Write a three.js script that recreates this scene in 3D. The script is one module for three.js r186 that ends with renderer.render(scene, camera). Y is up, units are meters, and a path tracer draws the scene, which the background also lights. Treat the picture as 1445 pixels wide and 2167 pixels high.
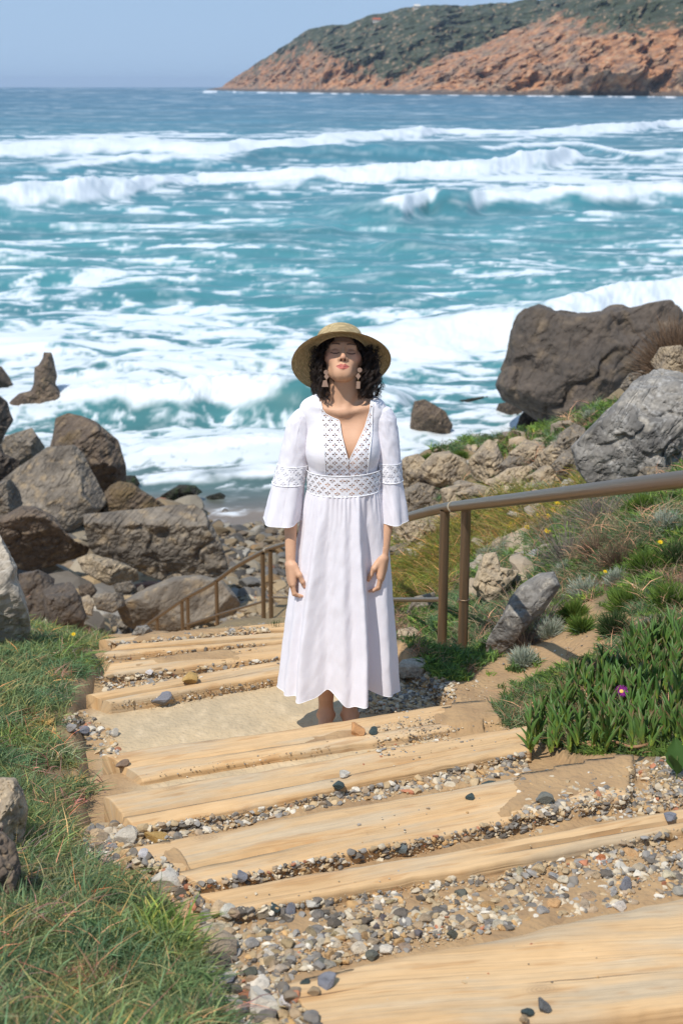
import * as THREE from 'three';
import { mergeGeometries, toCreasedNormals } from 'three/addons/utils/BufferGeometryUtils.js';
import { ImprovedNoise } from 'three/addons/math/ImprovedNoise.js';

// ---------------------------------------------------------------- camera, sky, sun, exposure
const scene = new THREE.Scene();
const W = 1445, H = 2167, F = 3010, PITCH = 16.65 * Math.PI / 180, EYE = new THREE.Vector3(0, 2.59, 5.56);
const camera = new THREE.PerspectiveCamera(2 * Math.atan(H / 2 / F) * 180 / Math.PI, W / H, 0.1, 60000);
camera.position.copy(EYE);
camera.rotation.x = -PITCH;
camera.focus = 5.35;
camera.userData.fStop = 5.6;
scene.add(camera);
const renderer = new THREE.WebGLRenderer({ antialias: true });
renderer.setSize(682, 1024);
renderer.toneMapping = THREE.LinearToneMapping;
renderer.toneMappingExposure = 1.12;
renderer.shadowMap.enabled = true;

const SUN_TRAVEL = new THREE.Vector3(0.36, -1, -0.5).normalize();   // the way the sunlight travels
const sun = new THREE.DirectionalLight(new THREE.Color(1.0, 0.955, 0.88), 4.1);
sun.position.copy(SUN_TRAVEL).multiplyScalar(-60);
sun.castShadow = true;
sun.shadow.mapSize.set(4096, 4096);
Object.assign(sun.shadow.camera, { left: -40, right: 40, top: 40, bottom: -40, near: 1, far: 160 });
scene.add(sun, sun.target);

{ // clear, slightly hazy spring sky with a few faint streaks of high cloud
  const w = 512, h = 256, d = new Float32Array(w * h * 4), nz = new ImprovedNoise();
  for (let j = 0; j < h; j++) for (let i = 0; i < w; i++) {
    const el = ((j + 0.5) / h - 0.5) * Math.PI, az = (i + 0.5) / w * Math.PI * 2, e = Math.max(0, Math.sin(el));
    const k = 1 - Math.exp(-e * 5.5), q = 1 - Math.exp(-e * 1.6);
    let r = 0.385 - 0.05 * k - 0.14 * q, g = 0.535 - 0.04 * k - 0.15 * q, b = 0.725 - 0.01 * k - 0.11 * q;
    const x = Math.cos(az) * Math.cos(el), z = Math.sin(az) * Math.cos(el), y = Math.sin(el);
    let c = 0, a = 1; for (let o = 0; o < 4; o++) { c += a * nz.noise(x * 2.2 * 2 ** o + 3, y * 9 * 2 ** o, z * 2.2 * 2 ** o + 8); a *= 0.5; }
    c = Math.min(1, Math.max(0, (c - 0.05) * 0.9)) * 0.4 * Math.min(1, e * 10);
    r += (0.72 - r) * c; g += (0.75 - g) * c; b += (0.8 - b) * c;
    
    d.set([r, g, b, 1], (j * w + i) * 4);
  }
  const t = new THREE.DataTexture(d, w, h, THREE.RGBAFormat, THREE.FloatType);
  t.mapping = THREE.EquirectangularReflectionMapping; t.magFilter = t.minFilter = THREE.LinearFilter; t.needsUpdate = true;
  scene.background = t; scene.environment = t; scene.environmentIntensity = 1; scene.backgroundIntensity = 1;
}

// ---------------------------------------------------------------- helpers
const TAU = Math.PI * 2, clamp = (x, a = 0, b = 1) => Math.min(b, Math.max(a, x)), lerp = (a, b, t) => a + (b - a) * t;
const sstep = (a, b, x) => { const t = clamp((x - a) / (b - a)); return t * t * (3 - 2 * t); };
function rng(s) { return () => { s = (s + 0x6d2b79f5) | 0; let t = Math.imul(s ^ (s >>> 15), 1 | s); t = (t + Math.imul(t ^ (t >>> 7), 61 | t)) ^ t; return ((t ^ (t >>> 14)) >>> 0) / 4294967296; }; }
const nzr = new ImprovedNoise(), noise = (x, y, z = 0) => nzr.noise(x, y, z);
function fbm(x, y, z, o = 4, g = 0.5, l = 2.03) { let s = 0, a = 1, n = 0; for (let i = 0; i < o; i++) { s += a * nzr.noise(x, y, z); n += a; a *= g; x = x * l + 17.3; y = y * l + 5.1; z = z * l + 9.7; } return s / n; }
const V = (x, y, z) => new THREE.Vector3(x, y, z);
const cT = Math.cos(PITCH), sT = Math.sin(PITCH);
function dirOf(px, py) { const a = (px - W / 2) / F, b = (H / 2 - py) / F; return V(a, b * cT - sT, -b * sT - cT); }
function atD(px, py, D) { const d = dirOf(px, py); return d.multiplyScalar(D / -d.z).add(EYE); }         // the point seen at a photo pixel, D metres ahead
function onY(px, py, y) { const d = dirOf(px, py); return d.multiplyScalar((y - EYE.y) / d.y).add(EYE); } // ... on a level
function toPx(p) { const x = p.x - EYE.x, y = p.y - EYE.y, z = p.z - EYE.z, zc = -z * cT - y * sT, yc = y * cT - z * sT; return [W / 2 + F * x / zc, H / 2 - F * yc / zc, zc]; }
const used = {};
function numbered(n) { const k = used[n] = (used[n] ?? -1) + 1; return k ? n + '_' + String(k).padStart(3, '0') : n; }
function mesh(name, geo, mat, parent = scene) { const m = new THREE.Mesh(geo, mat); m.name = parent === scene ? numbered(name) : name; m.castShadow = m.receiveShadow = true; parent.add(m); return m; }
function part(name, geo, mat, parent) { const n = parent.children.filter((c) => c.userData.base === name).length; const m = mesh(n ? name + '_' + String(n).padStart(3, '0') : name, geo, mat, parent); Object.defineProperty(m.userData, 'base', { value: name, enumerable: false }); return m; }
function tag(o, label, category, group) { o.userData.label = label; o.userData.category = category; if (group) o.userData.group = group; return o; }
function thing(name, pos, label, category, group) { const g = new THREE.Group(); g.name = numbered(name); g.position.copy(pos); scene.add(g); return tag(g, label, category, group); }
function structure(o) { o.userData.kind = 'structure'; return o; }
function stuff(o) { o.userData.kind = 'stuff'; return o; }
function geom(pos, idx, col, uv) {
  const g = new THREE.BufferGeometry();
  g.setAttribute('position', new THREE.BufferAttribute(pos instanceof Float32Array ? pos : new Float32Array(pos), 3));
  if (uv) g.setAttribute('uv', new THREE.BufferAttribute(new Float32Array(uv), 2));
  if (col) g.setAttribute('color', new THREE.BufferAttribute(new Float32Array(col), 3));
  if (idx) g.setIndex(new THREE.BufferAttribute(idx instanceof Uint32Array ? idx : new Uint32Array(idx), 1));
  g.computeVertexNormals(); return g;
}
function gridGeo(nu, nv, fn, col, wrapU = false) { // fn(u, v) -> [x, y, z, s, t]
  const pos = [], uv = [], c = [], idx = [];
  for (let j = 0; j <= nv; j++) for (let i = 0; i <= nu; i++) {
    const p = fn(i / nu, j / nv); pos.push(p[0], p[1], p[2]); uv.push(p[3] ?? i / nu, p[4] ?? j / nv);
    if (col) c.push(...col(i / nu, j / nv, p));
  }
  for (let j = 0; j < nv; j++) for (let i = 0; i < nu; i++) { const a = j * (nu + 1) + i, b = a + 1, d = a + nu + 1, e = d + 1; idx.push(a, b, e, a, e, d); }
  return geom(pos, idx, col ? c : null, uv);
}
function mix3(a, b, t) { return [lerp(a[0], b[0], t), lerp(a[1], b[1], t), lerp(a[2], b[2], t)]; }
// a textured canvas of noise, as data: fn(x, y in 0..1) -> value or [r, g, b] (linear 0..1)
function dataTex(n, fn, srgb = false, m = n) {
  const d = new Uint8Array(n * m * 4);
  for (let j = 0; j < m; j++) for (let i = 0; i < n; i++) { let v = fn(i / n, j / m); if (!v.length) v = [v, v, v]; const o = (j * n + i) * 4; for (let k = 0; k < 3; k++) d[o + k] = 255 * clamp(srgb ? (v[k] <= 0.0031308 ? v[k] * 12.92 : 1.055 * v[k] ** (1 / 2.4) - 0.055) : v[k]); d[o + 3] = 255; }
  const t = new THREE.DataTexture(d, n, m); t.wrapS = t.wrapT = THREE.RepeatWrapping; t.magFilter = t.minFilter = THREE.LinearFilter; if (srgb) t.colorSpace = THREE.SRGBColorSpace; t.needsUpdate = true; return t;
}
// noise that repeats after p cells
function pnoise(x, y, p, seed = 0) {
  const h = (i, j) => { let n = (((i % p) + p) % p) * 374761393 + (((j % p) + p) % p) * 668265263 + seed * 2147483; n = Math.imul(n ^ (n >>> 13), 1274126177); return ((n ^ (n >>> 16)) >>> 0) / 4294967296; };
  const xi = Math.floor(x), yi = Math.floor(y); let u = x - xi, v = y - yi; u = u * u * (3 - 2 * u); v = v * v * (3 - 2 * v);
  return lerp(lerp(h(xi, yi), h(xi + 1, yi), u), lerp(h(xi, yi + 1), h(xi + 1, yi + 1), u), v);
}
function pfbm(x, y, p, o = 5, seed = 0) { let s = 0, a = 1, n = 0; for (let i = 0; i < o; i++) { s += a * pnoise(x * p, y * p, p, seed + i); n += a; a *= 0.55; p *= 2; } return s / n; }
// surface nets: the zero surface of f inside a box
function surfaceNets(f, lo, hi, cell) {
  const nx = Math.max(3, Math.ceil((hi[0] - lo[0]) / cell) + 1), ny = Math.max(3, Math.ceil((hi[1] - lo[1]) / cell) + 1), nz = Math.max(3, Math.ceil((hi[2] - lo[2]) / cell) + 1);
  const g = new Float32Array(nx * ny * nz), id = new Int32Array(nx * ny * nz).fill(-1), pos = [], idx = [], at = (i, j, k) => (k * ny + j) * nx + i;
  for (let k = 0; k < nz; k++) for (let j = 0; j < ny; j++) for (let i = 0; i < nx; i++) g[at(i, j, k)] = f(lo[0] + i * cell, lo[1] + j * cell, lo[2] + k * cell, j * nx + i);
  for (let k = 0; k < nz - 1; k++) for (let j = 0; j < ny - 1; j++) for (let i = 0; i < nx - 1; i++) {
    let n = 0, x = 0, y = 0, z = 0, s = 0;
    for (let c = 0; c < 8; c++) if (g[at(i + (c & 1), j + (c >> 1 & 1), k + (c >> 2))] < 0) s++;
    if (s === 0 || s === 8) continue;
    for (let a = 0; a < 8; a++) for (let ax = 0; ax < 3; ax++) if (!(a >> ax & 1)) {
      const b = a | 1 << ax, ga = g[at(i + (a & 1), j + (a >> 1 & 1), k + (a >> 2))], gb = g[at(i + (b & 1), j + (b >> 1 & 1), k + (b >> 2))];
      if ((ga < 0) === (gb < 0)) continue;
      const t = ga / (ga - gb); x += (a & 1) + (ax === 0 ? t : 0); y += (a >> 1 & 1) + (ax === 1 ? t : 0); z += (a >> 2) + (ax === 2 ? t : 0); n++;
    }
    id[at(i, j, k)] = pos.length / 3;
    pos.push(lo[0] + (i + x / n) * cell, lo[1] + (j + y / n) * cell, lo[2] + (k + z / n) * cell);
  }
  for (let k = 1; k < nz - 1; k++) for (let j = 1; j < ny - 1; j++) for (let i = 1; i < nx - 1; i++) {
    const s = g[at(i, j, k)] < 0;
    const quad = (o, a, b, c, d) => { if (a < 0 || b < 0 || c < 0 || d < 0) return; if (o) idx.push(a, b, c, a, c, d); else idx.push(a, c, b, a, d, c); };
    if (s !== g[at(i + 1, j, k)] < 0) quad(s, id[at(i, j - 1, k - 1)], id[at(i, j, k - 1)], id[at(i, j, k)], id[at(i, j - 1, k)]);
    if (s !== g[at(i, j + 1, k)] < 0) quad(s, id[at(i - 1, j, k - 1)], id[at(i - 1, j, k)], id[at(i, j, k)], id[at(i, j, k - 1)]);
    if (s !== g[at(i, j, k + 1)] < 0) quad(s, id[at(i - 1, j - 1, k)], id[at(i, j - 1, k)], id[at(i, j, k)], id[at(i - 1, j, k)]);
  }
  return { pos: new Float32Array(pos), idx: new Uint32Array(idx) };
}
const std = (o) => new THREE.MeshStandardMaterial({ roughness: 0.95, metalness: 0, ...o });
const TEX = {};
TEX.grain = dataTex(512, (x, y) => 0.25 * pfbm(x, y, 8, 4, 3) + 0.75 * pfbm(x, y, 64, 3, 9));
TEX.rough = dataTex(512, (x, y) => { const a = pfbm(x, y, 6, 6, 21), b = Math.abs(pfbm(x, y, 10, 5, 40) - 0.5) * 2; return clamp(0.6 * a + 0.6 * Math.sqrt(b) - 0.1); });
// ---------------------------------------------------------------- the flight of sleeper steps: pixels of each timber, far-left, far-right, near-left, near-right, and its level
const SEA_Y = -8.5;
const SLEEPERS = [
  [[588, 2081], [1500, 1881], [690, 2196], [1500, 2125], 0.72],
  [[398, 1894], [1500, 1703], [493, 1929], [1500, 1741], 0.57],
  [[244, 1797], [1345, 1594], [413, 1870], [1330, 1686], 0.42],
  [[212, 1681], [1125, 1533], [274, 1753], [1130, 1583], 0.27],
  [[209, 1596], [1030, 1479], [294, 1647], [1062, 1526], 0.13],
  [[177, 1470], [822, 1355], [227, 1489], [822, 1388], 0.0],
  [[232, 1403], [812, 1337], [214, 1430], [812, 1363], -0.15],
  [[254, 1363], [790, 1323], [210, 1387], [790, 1341], -0.3],
  [[205, 1353], [740, 1302], [262, 1363], [740, 1315], -0.45],
].map(([fl, fr, nl, nr, y]) => ({ y, fl: onY(...fl, y), fr: onY(...fr, y), nl: onY(...nl, y), nr: onY(...nr, y) }));
// edge of the path on either side, as polylines in x, z
const PATH_LEFT = SLEEPERS.map((s) => [Math.min(s.fl.x, s.nl.x), (s.fl.z + s.nl.z) / 2, s.y]), PATH_RIGHT = SLEEPERS.map((s) => [s.fr.x, (s.fr.z + s.nr.z) / 2, s.y]);
const PATH_POLY = [[-0.1, 4.4], [-0.25, 3.4], ...PATH_LEFT.map(([x, z]) => [x - 0.03, z]), ...[...PATH_RIGHT].reverse().map(([x, z]) => [x, z]), [1.6, 3.2], [1.8, 4.4]];
function polyDist(P, x, y) { // signed, inside > 0
  let d = 1e9, inside = false;
  for (let i = 0, j = P.length - 1; i < P.length; j = i++) {
    const ax = P[j][0], ay = P[j][1], bx = P[i][0] - ax, by = P[i][1] - ay, t = clamp(((x - ax) * bx + (y - ay) * by) / (bx * bx + by * by || 1)), ex = x - ax - bx * t, ey = y - ay - by * t;
    d = Math.min(d, ex * ex + ey * ey);
    if ((P[i][1] > y) !== (P[j][1] > y) && x < (P[j][0] - P[i][0]) * (y - P[i][1]) / (P[j][1] - P[i][1]) + P[i][0]) inside = !inside;
  }
  return Math.sqrt(d) * (inside ? 1 : -1);
}
// the smooth lie of the land: a thin-plate spline through points read off the photograph (pixel, metres ahead)
const LIE = [];
{
  const add = (px, py, D) => { const p = atD(px, py, D); LIE.push([p.x, p.z, p.y]); };
  for (const [x, z, y] of PATH_LEFT) { LIE.push([x - 0.04, z, y - 0.03], [x - 0.6, z, y + 0.03], [x - 1.7, z, y + 0.02]); }
  LIE.push([-0.3, 3.6, 0.95], [-1.5, 3.6, 1.0], [-3.5, 3.6, 0.9], [-3.6, 0, 0.1], [-4.2, -2, -0.4], [1.9, 3.6, 0.95], [3, 3.6, 1.0], [0.7, 3.9, 1.1], [-3.3, 1.8, 0.5]);
  for (const [x, z, y] of PATH_RIGHT.slice(1, 6)) LIE.push([x + 0.05, z, y - 0.02]);
  for (const p of [[1445, 1640, 4.3], [1445, 1340, 6.0], [1445, 1500, 5.1], [1300, 1345, 6.1], [1200, 1312, 6.7], [1000, 1402, 6.75], [1100, 1440, 6.0], [1445, 1180, 7.3], [1445, 1000, 8.6], [1320, 1130, 7.9], [1200, 1130, 8.9], [1040, 1240, 8.5], [1060, 1330, 7.4],
    [1445, 740, 13], [1300, 840, 13.6], [1130, 960, 14.8], [1030, 985, 15.6], [850, 985, 16.5], [870, 1120, 12], [850, 1250, 9], [850, 1380, 7.1], [960, 1050, 14], [1100, 1050, 13], [1250, 1000, 12], [1000, 1150, 10.8], [760, 1305, 11],
    [20, 1308, 9.2], [200, 1350, 8.6], [100, 1325, 9], [563, 1318, 15.9], [600, 1322, 14.5], [570, 1318, 18], [520, 1332, 18], [460, 1348, 19], [580, 1306, 21], [640, 1312, 18], [640, 1310, 13], [500, 1335, 22], [400, 1372, 19], [455, 1348, 17.5], [650, 1330, 9.5], [330, 1385, 13], [420, 1365, 12], [300, 1380, 10], [480, 1350, 10], [150, 1390, 13], [-100, 1330, 12], [285, 1368, 20], [700, 1312, 15]]) add(...p);
  for (const [px, py] of [[560, 1232], [520, 1150], [300, 1290], [450, 1290], [600, 1150], [200, 1240], [350, 1240]]) { const p = onY(px, py, -8.0); LIE.push([p.x, p.z, p.y]); }
  for (const [px, py] of [[560, 1085], [450, 1075], [250, 1050], [800, 1060], [650, 1100]]) { const p = onY(px, py, -8.95); LIE.push([p.x, p.z, p.y]); }
  for (const [x, z, y] of [[-12, -20, -6], [-16, -30, -8], [-14, -12, -3.5], [-9, -6, -2.5], [-7, 0, -0.5], [-6, 5, 0.8], [0, 7, 1.3], [6, 5, 1.8], [7, 0, 1.2], [9, -7, 1.4], [12, -12, 0.5], [9, -18, -4.5], [5, -18, -6], [2, -20, -7], [0, -36, -9.8], [10, -36, -10], [-10, -40, -10], [20, -40, -10.5], [-22, -42, -10.5], [20, -24, -7], [24, -10, 0], [0, -55, -13], [-25, -58, -13], [25, -58, -13], [5, -24, -8.2], [9, -26, -9], [-25, -15, -4], [22, 4, 2], [-22, 4, 0]]) LIE.push([x, z, y]);
}
const TPS = (() => {
  const n = LIE.length, m = n + 3, U = (r2) => r2 < 1e-9 ? 0 : 0.5 * r2 * Math.log(r2), A = Array.from({ length: m }, () => new Float64Array(m + 1));
  for (let i = 0; i < n; i++) { for (let j = 0; j < n; j++) A[i][j] = U((LIE[i][0] - LIE[j][0]) ** 2 + (LIE[i][1] - LIE[j][1]) ** 2) + (i === j ? 0.02 : 0); A[i][n] = A[n][i] = 1; A[i][n + 1] = A[n + 1][i] = LIE[i][0]; A[i][n + 2] = A[n + 2][i] = LIE[i][1]; A[i][m] = LIE[i][2]; }
  for (let c = 0; c < m; c++) { let p = c; for (let r = c + 1; r < m; r++) if (Math.abs(A[r][c]) > Math.abs(A[p][c])) p = r; [A[c], A[p]] = [A[p], A[c]]; for (let r = c + 1; r < m; r++) { const f = A[r][c] / A[c][c]; if (f) for (let k = c; k <= m; k++) A[r][k] -= f * A[c][k]; } }
  const w = new Float64Array(m); for (let r = m - 1; r >= 0; r--) { let s = A[r][m]; for (let k = r + 1; k < m; k++) s -= A[r][k] * w[k]; w[r] = s / A[r][r]; }
  return (x, z) => { let s = w[n] + w[n + 1] * x + w[n + 2] * z; for (let i = 0; i < n; i++) { const dx = x - LIE[i][0], dz = z - LIE[i][1]; s += w[i] * U(dx * dx + dz * dz); } return s; };
})();
function pathIn(x, z) { return z < -3.2 || z > 4.6 || Math.abs(x) > 2.4 ? -1 : polyDist(PATH_POLY, x, z); }
function ground(x, z) {
  let y = TPS(x, z); const far = clamp((EYE.z - z) / 10);
  y += fbm(x * 0.9, 0.3, z * 0.9, 4) * (0.06 + 0.25 * far * far);
  if (z > 3.2) y = Math.min(y, 1.05 + 0.05 * fbm(x, 1, z, 2));
  return y - sstep(-0.04, 0.12, pathIn(x, z)) * 0.3;
}
const C = { sand: [0.40, 0.255, 0.125], sandDark: [0.24, 0.145, 0.075], soil: [0.16, 0.11, 0.06], turf: [0.075, 0.085, 0.03], straw: [0.26, 0.19, 0.09], beach: [0.22, 0.16, 0.105], cobble: [0.15, 0.13, 0.11] };
// how grassy the ground is: 1 turf, 0 bare sand
function turf(x, z) {
  const D = EYE.z - z, n = fbm(x * 1.3, 3, z * 1.3, 3);
  if (x < 0 && D < 12) { if (pathIn(x, z) > -0.05) return 0; return D < 9.6 ? 1 : sstep(12, 9.5, D) * (x < -1.4 ? 1 : 0.3); }
  if (D > 18 || x < -1.5) return 0;
  const [px, py] = toPx(V(x, TPS(x, z), z));
  const bare = Math.max(1 - Math.hypot((px - 1230) / 190, (py - 1350) / 75), 1 - Math.hypot((px - 1030) / 110, (py - 1430) / 55));
  return clamp(0.85 + n * 1.2 - Math.max(0, bare) * 2.6) * (pathIn(x, z) > -0.03 ? 0 : 1);
}
function groundColor(x, z, y) {
  const n = fbm(x * 2.1, 7, z * 2.1, 4), m = fbm(x * 9, 2, z * 9, 3), D = EYE.z - z;
  let c = mix3(C.sand, C.sandDark, clamp(0.25 + n * 0.9 + m * 0.5));
  const t = turf(x, z);
  c = mix3(c, mix3(C.soil, C.straw, clamp(0.4 + n * 1.2 + m * 0.6)), sstep(0.3, 0.8, t));
  const b = sstep(-6.0, -7.4, y + n * 0.6);
  c = mix3(c, mix3(C.beach, C.cobble, clamp(0.5 + m)), b);
  return mix3(c, [0.10, 0.085, 0.06], sstep(-8.05, -8.4, y) * 0.7);
}
{ // fan of ground from behind the camera to under the sea, fine where it is near
  const nu = 300, nv = 330, fn = (u, v) => {
    const s = u * 2 - 1, D = v < 0.04 ? lerp(-3, 1.4, v / 0.04) : 1.4 * Math.pow(75 / 1.4, (v - 0.04) / 0.96), x = (s * 0.42 + 0.9 * Math.sign(s) * Math.pow(Math.abs(s), 6)) * (Math.max(D, 1.4) + 1.5), z = EYE.z - D;
    return [x, ground(x, z), z, x, z];
  };
  structure(mesh('ground', gridGeo(nu, nv, fn, (u, v, p) => groundColor(p[0], p[2], p[1])), std({ vertexColors: true, bumpMap: TEX.grain, bumpScale: 0.012, side: THREE.DoubleSide })));
}
// ---------------------------------------------------------------- sleepers and treads
TEX.wood = [0, 1, 2].map((s) => dataTex(1024, (x, y) => { // x along the grain: 2.2 m, y across: 0.3 m
  const warp = (pfbm(x, y, 3, 4, 70 + s) - 0.5) * 0.35, yy = y + warp, ring = pnoise(x * 3, yy * 14, 42, 31 + s);
  let v = 1 + 0.05 * (ring - 0.5) + 0.07 * (pnoise(x * 9, yy * 45, 405, 12 + s) - 0.5) + 0.09 * (pnoise(x * 24, yy * 130, 3120, 19 + s) - 0.5) + 0.34 * (pfbm(x, y, 4, 5, 5 + s) - 0.5) + 0.16 * (pfbm(x * 3 % 1, y, 24, 3, 77 + s) - 0.5);
  const stain = sstep(0.50, 0.74, pfbm(x, y, 4, 5, 55 + s)), grey = sstep(0.46, 0.70, pfbm(x, y, 5, 5, 66 + s)), rust = sstep(0.60, 0.76, pfbm(x, yy, 14, 4, 46 + s));
  let c = [0.55 * v, 0.362 * v, 0.186 * v];
  c = mix3(c, [0.46 * v, 0.365 * v, 0.245 * v], grey * 0.7); c = mix3(c, [0.50 * v, 0.29 * v, 0.12 * v], stain * 0.5); c = mix3(c, [0.40 * v, 0.20 * v, 0.07 * v], rust * 0.45);
  const k = [[0.21, 0.35], [0.66, 0.6], [0.83, 0.25]][s], r = Math.hypot((x - k[0]) * 2.2, (y - k[1]) * 0.42) + 0.012 * (pnoise(x * 40, y * 12, 480, 2) - 0.5);
  c = mix3(c, [0.30, 0.19, 0.10], sstep(0.05, 0.01, r) * (0.45 + 0.25 * Math.sin(r * 700)));
  const crack = pnoise(x * 4, yy * 22, 88, 91 + s), cr = sstep(0.90, 0.96, crack) * sstep(0.50, 0.62, pfbm(x, y, 4, 3, 8 + s));
  return mix3(c, [0.13, 0.075, 0.04], cr * 0.8);
}, true));
TEX.woodBump = dataTex(512, (x, y) => 0.4 * pnoise(x * 5, y * 26, 130, 31) + 0.35 * pnoise(x * 14, y * 90, 1260, 12) + 0.35 * pfbm(x, y, 6, 5, 4));
const woodMats = TEX.wood.map((t) => std({ map: t, bumpMap: TEX.woodBump, bumpScale: 0.004, roughness: 0.9 }));
const stairs = new THREE.Group(); stairs.name = 'stairway'; structure(stairs); scene.add(stairs);
stairs.userData.label = 'flight of old timber sleeper steps filled with sand and gravel';
function sleeper(s, k) {
  const n = 130, prof = [[0, -0.34], [0, -0.05], [0.004, -0.012], [0.025, -0.002], [0.10, 0.001], [0.16, 0.002], [0.22, 0.002], ['c', -1, 0], ['c', -0.35, 1], ['c', 0.35, 1], ['c', 1, 0], [0.58, 0.0], [0.68, 0.002], [0.8, 0.004], [0.9, 0.002], [0.978, -0.003], [0.996, -0.014], [1, -0.05], [1, -0.34]];
  const geo = gridGeo(n, prof.length - 1, (u, v) => {
    const j = Math.round(v * (prof.length - 1)), r = prof[j], uu = u < 0.5 / n ? 0.004 : u > 1 - 0.5 / n ? 0.996 : u;
    const a = s.nl.clone().lerp(s.nr, uu), b = s.fl.clone().lerp(s.fr, uu), L = s.nl.distanceTo(s.nr), w = a.distanceTo(b), along = uu * L;
    // a long drying crack wanders along the timber, opening and closing
    const open = (k ? 1 : 0) * sstep(-0.08, 0.2, fbm(along * 0.8, k * 2.7 + 1, 8, 2)), ct = 0.36 + 0.16 * fbm(along * 0.6, k, 4, 2) + 0.012 * noise(along * 14, k), half = 0.003 + 0.010 * open * (1 + 0.6 * noise(along * 7, k));
    const t = r[0] === 'c' ? ct + r[1] * half / w : r[0], dy = r[0] === 'c' ? 0.001 - 0.045 * r[2] * open : r[1];
    const p = a.clone().lerp(b, t), rim = Math.min(1, Math.abs(t - 0.5) * 2) ** 3;
    p.z += (0.028 * fbm(along * 2.2, k * 7.1 + (t > 0.5 ? 3 : 0), 1, 4) + 0.012 * Math.min(0, fbm(along * 11, k + t, 5, 2))) * rim;
    let y = s.y + dy + 0.012 * fbm(along * 1.5, t * 2, k * 3.3, 3) + 0.0035 * fbm(along * 5, t * w * 45, k, 3) - 0.012 * rim * Math.max(0, fbm(along * 6, k * 3 + t, 2, 3));
    if (u === 0 || u === 1) { p.copy(a.clone().lerp(b, 0.5)); y = s.y - 0.12; }
    return [p.x, y, p.z, along / 2.2 + k * 0.37, (t * w) / 0.3 + k * 0.21 + (j < 2 || j > prof.length - 3 ? Math.abs(dy) * 2 : 0)];
  });
  part('sleeper', geo, woodMats[k % 3], stairs);
}
SLEEPERS.forEach(sleeper);
const treadMat = std({ vertexColors: true, bumpMap: TEX.grain, bumpScale: 0.008 });
const TREADS = []; // {y, poly of the open tread in x, z}
SLEEPERS.forEach((s, k) => {
  const up = SLEEPERS[k - 1] ?? { fl: V(0.1, 0, 3.9), fr: V(1.9, 0, 3.6) }, concrete = k === 5 || k === 4, y = k === 5 ? -0.055 : k === 4 ? 0.10 : s.y - (k === 1 ? 0.035 : 0.045);
  const L0 = up.fl.clone(), R0 = up.fr.clone(), L1 = s.nl.clone().lerp(s.fl, 0.4), R1 = s.nr.clone().lerp(s.fr, 0.4);
  TREADS.push({ y, L0, R0, L1, R1 });
  const d0 = R0.clone().sub(L0).setY(0).normalize(), d1 = R1.clone().sub(L1).setY(0).normalize();
  const l0 = L0.clone().addScaledVector(d0, -0.3), r0 = R0.clone().addScaledVector(d0, k > 4 ? 0.12 : 0.45), l1 = L1.clone().addScaledVector(d1, -0.3), r1 = R1.clone().addScaledVector(d1, k > 4 ? 0.12 : 0.45);
  const geo = gridGeo(80, 26, (u, v) => {
    const a = l0.clone().lerp(r0, u), b = l1.clone().lerp(r1, u), p = a.lerp(b, v * 1.06 - 0.12 * (1 - v));
    const rough = concrete ? 0.004 : 0.022;
    return [p.x, y + rough * fbm(p.x * 5, k, p.z * 5, 4) - 0.05 * sstep(0.06, 0, u) - 0.05 * sstep(0.95, 1, u), p.z, p.x, p.z];
  }, (u, v, p) => {
    const n = fbm(p[0] * 3, k * 3, p[2] * 3, 4), m = fbm(p[0] * 17, 1, p[2] * 17, 3);
    if (!concrete) return mix3(C.sand, C.sandDark, clamp(0.3 + n * 0.8 + m * 0.7));
    const base = mix3(mix3([0.52, 0.385, 0.225], [0.41, 0.315, 0.195], clamp(0.5 + n * 1.9)), [0.62, 0.475, 0.30], clamp(m * 1.6));
    const edge = k === 5 ? sstep(0.06, 0.28, p[0] + 0.25 * n) : 0, le = sstep(0.22, 0.12, u + 0.12 * n);
    return mix3(base, mix3(C.sand, C.sandDark, clamp(0.4 + n)), Math.max(edge, le));
  });
  part(concrete ? 'concrete_slab' : 'tread', geo, treadMat, stairs);
});

// where a line of sight meets the land, with or without the steps
function rayHit(px, py, fn) { const d = dirOf(px, py); let a = 1.2; for (let D = 1.3; D < 80; D += 0.05 + D * 0.008) { const t = D / -d.z, y = EYE.y + d.y * t; if (y < fn(d.x * t, EYE.z - D)) { let lo = a, hi = D; for (let i = 0; i < 12; i++) { const m = (lo + hi) / 2, q = m / -d.z; if (EYE.y + d.y * q < fn(d.x * q, EYE.z - m)) hi = m; else lo = m; } return atD(px, py, hi); } a = D; } return null; }
const groundHit = (px, py) => rayHit(px, py, ground);
const quadIn = (a, b, c, d, x, z) => polyDist([[a.x, a.z], [b.x, b.z], [c.x, c.z], [d.x, d.z]], x, z);
function surfaceY(x, z) {
  let y = ground(x, z);
  if (z > -3.4 && z < 4.6 && Math.abs(x) < 2.6) {
    TREADS.forEach((t) => { if (quadIn(t.L0, t.R0, t.R1, t.L1, x, z) > -0.12) y = Math.max(y, t.y); });
    SLEEPERS.forEach((s) => { if (quadIn(s.fl, s.fr, s.nr, s.nl, x, z) > 0) y = Math.max(y, s.y); });
  }
  return y;
}
const surfHit = (px, py) => rayHit(px, py, surfaceY);

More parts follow.
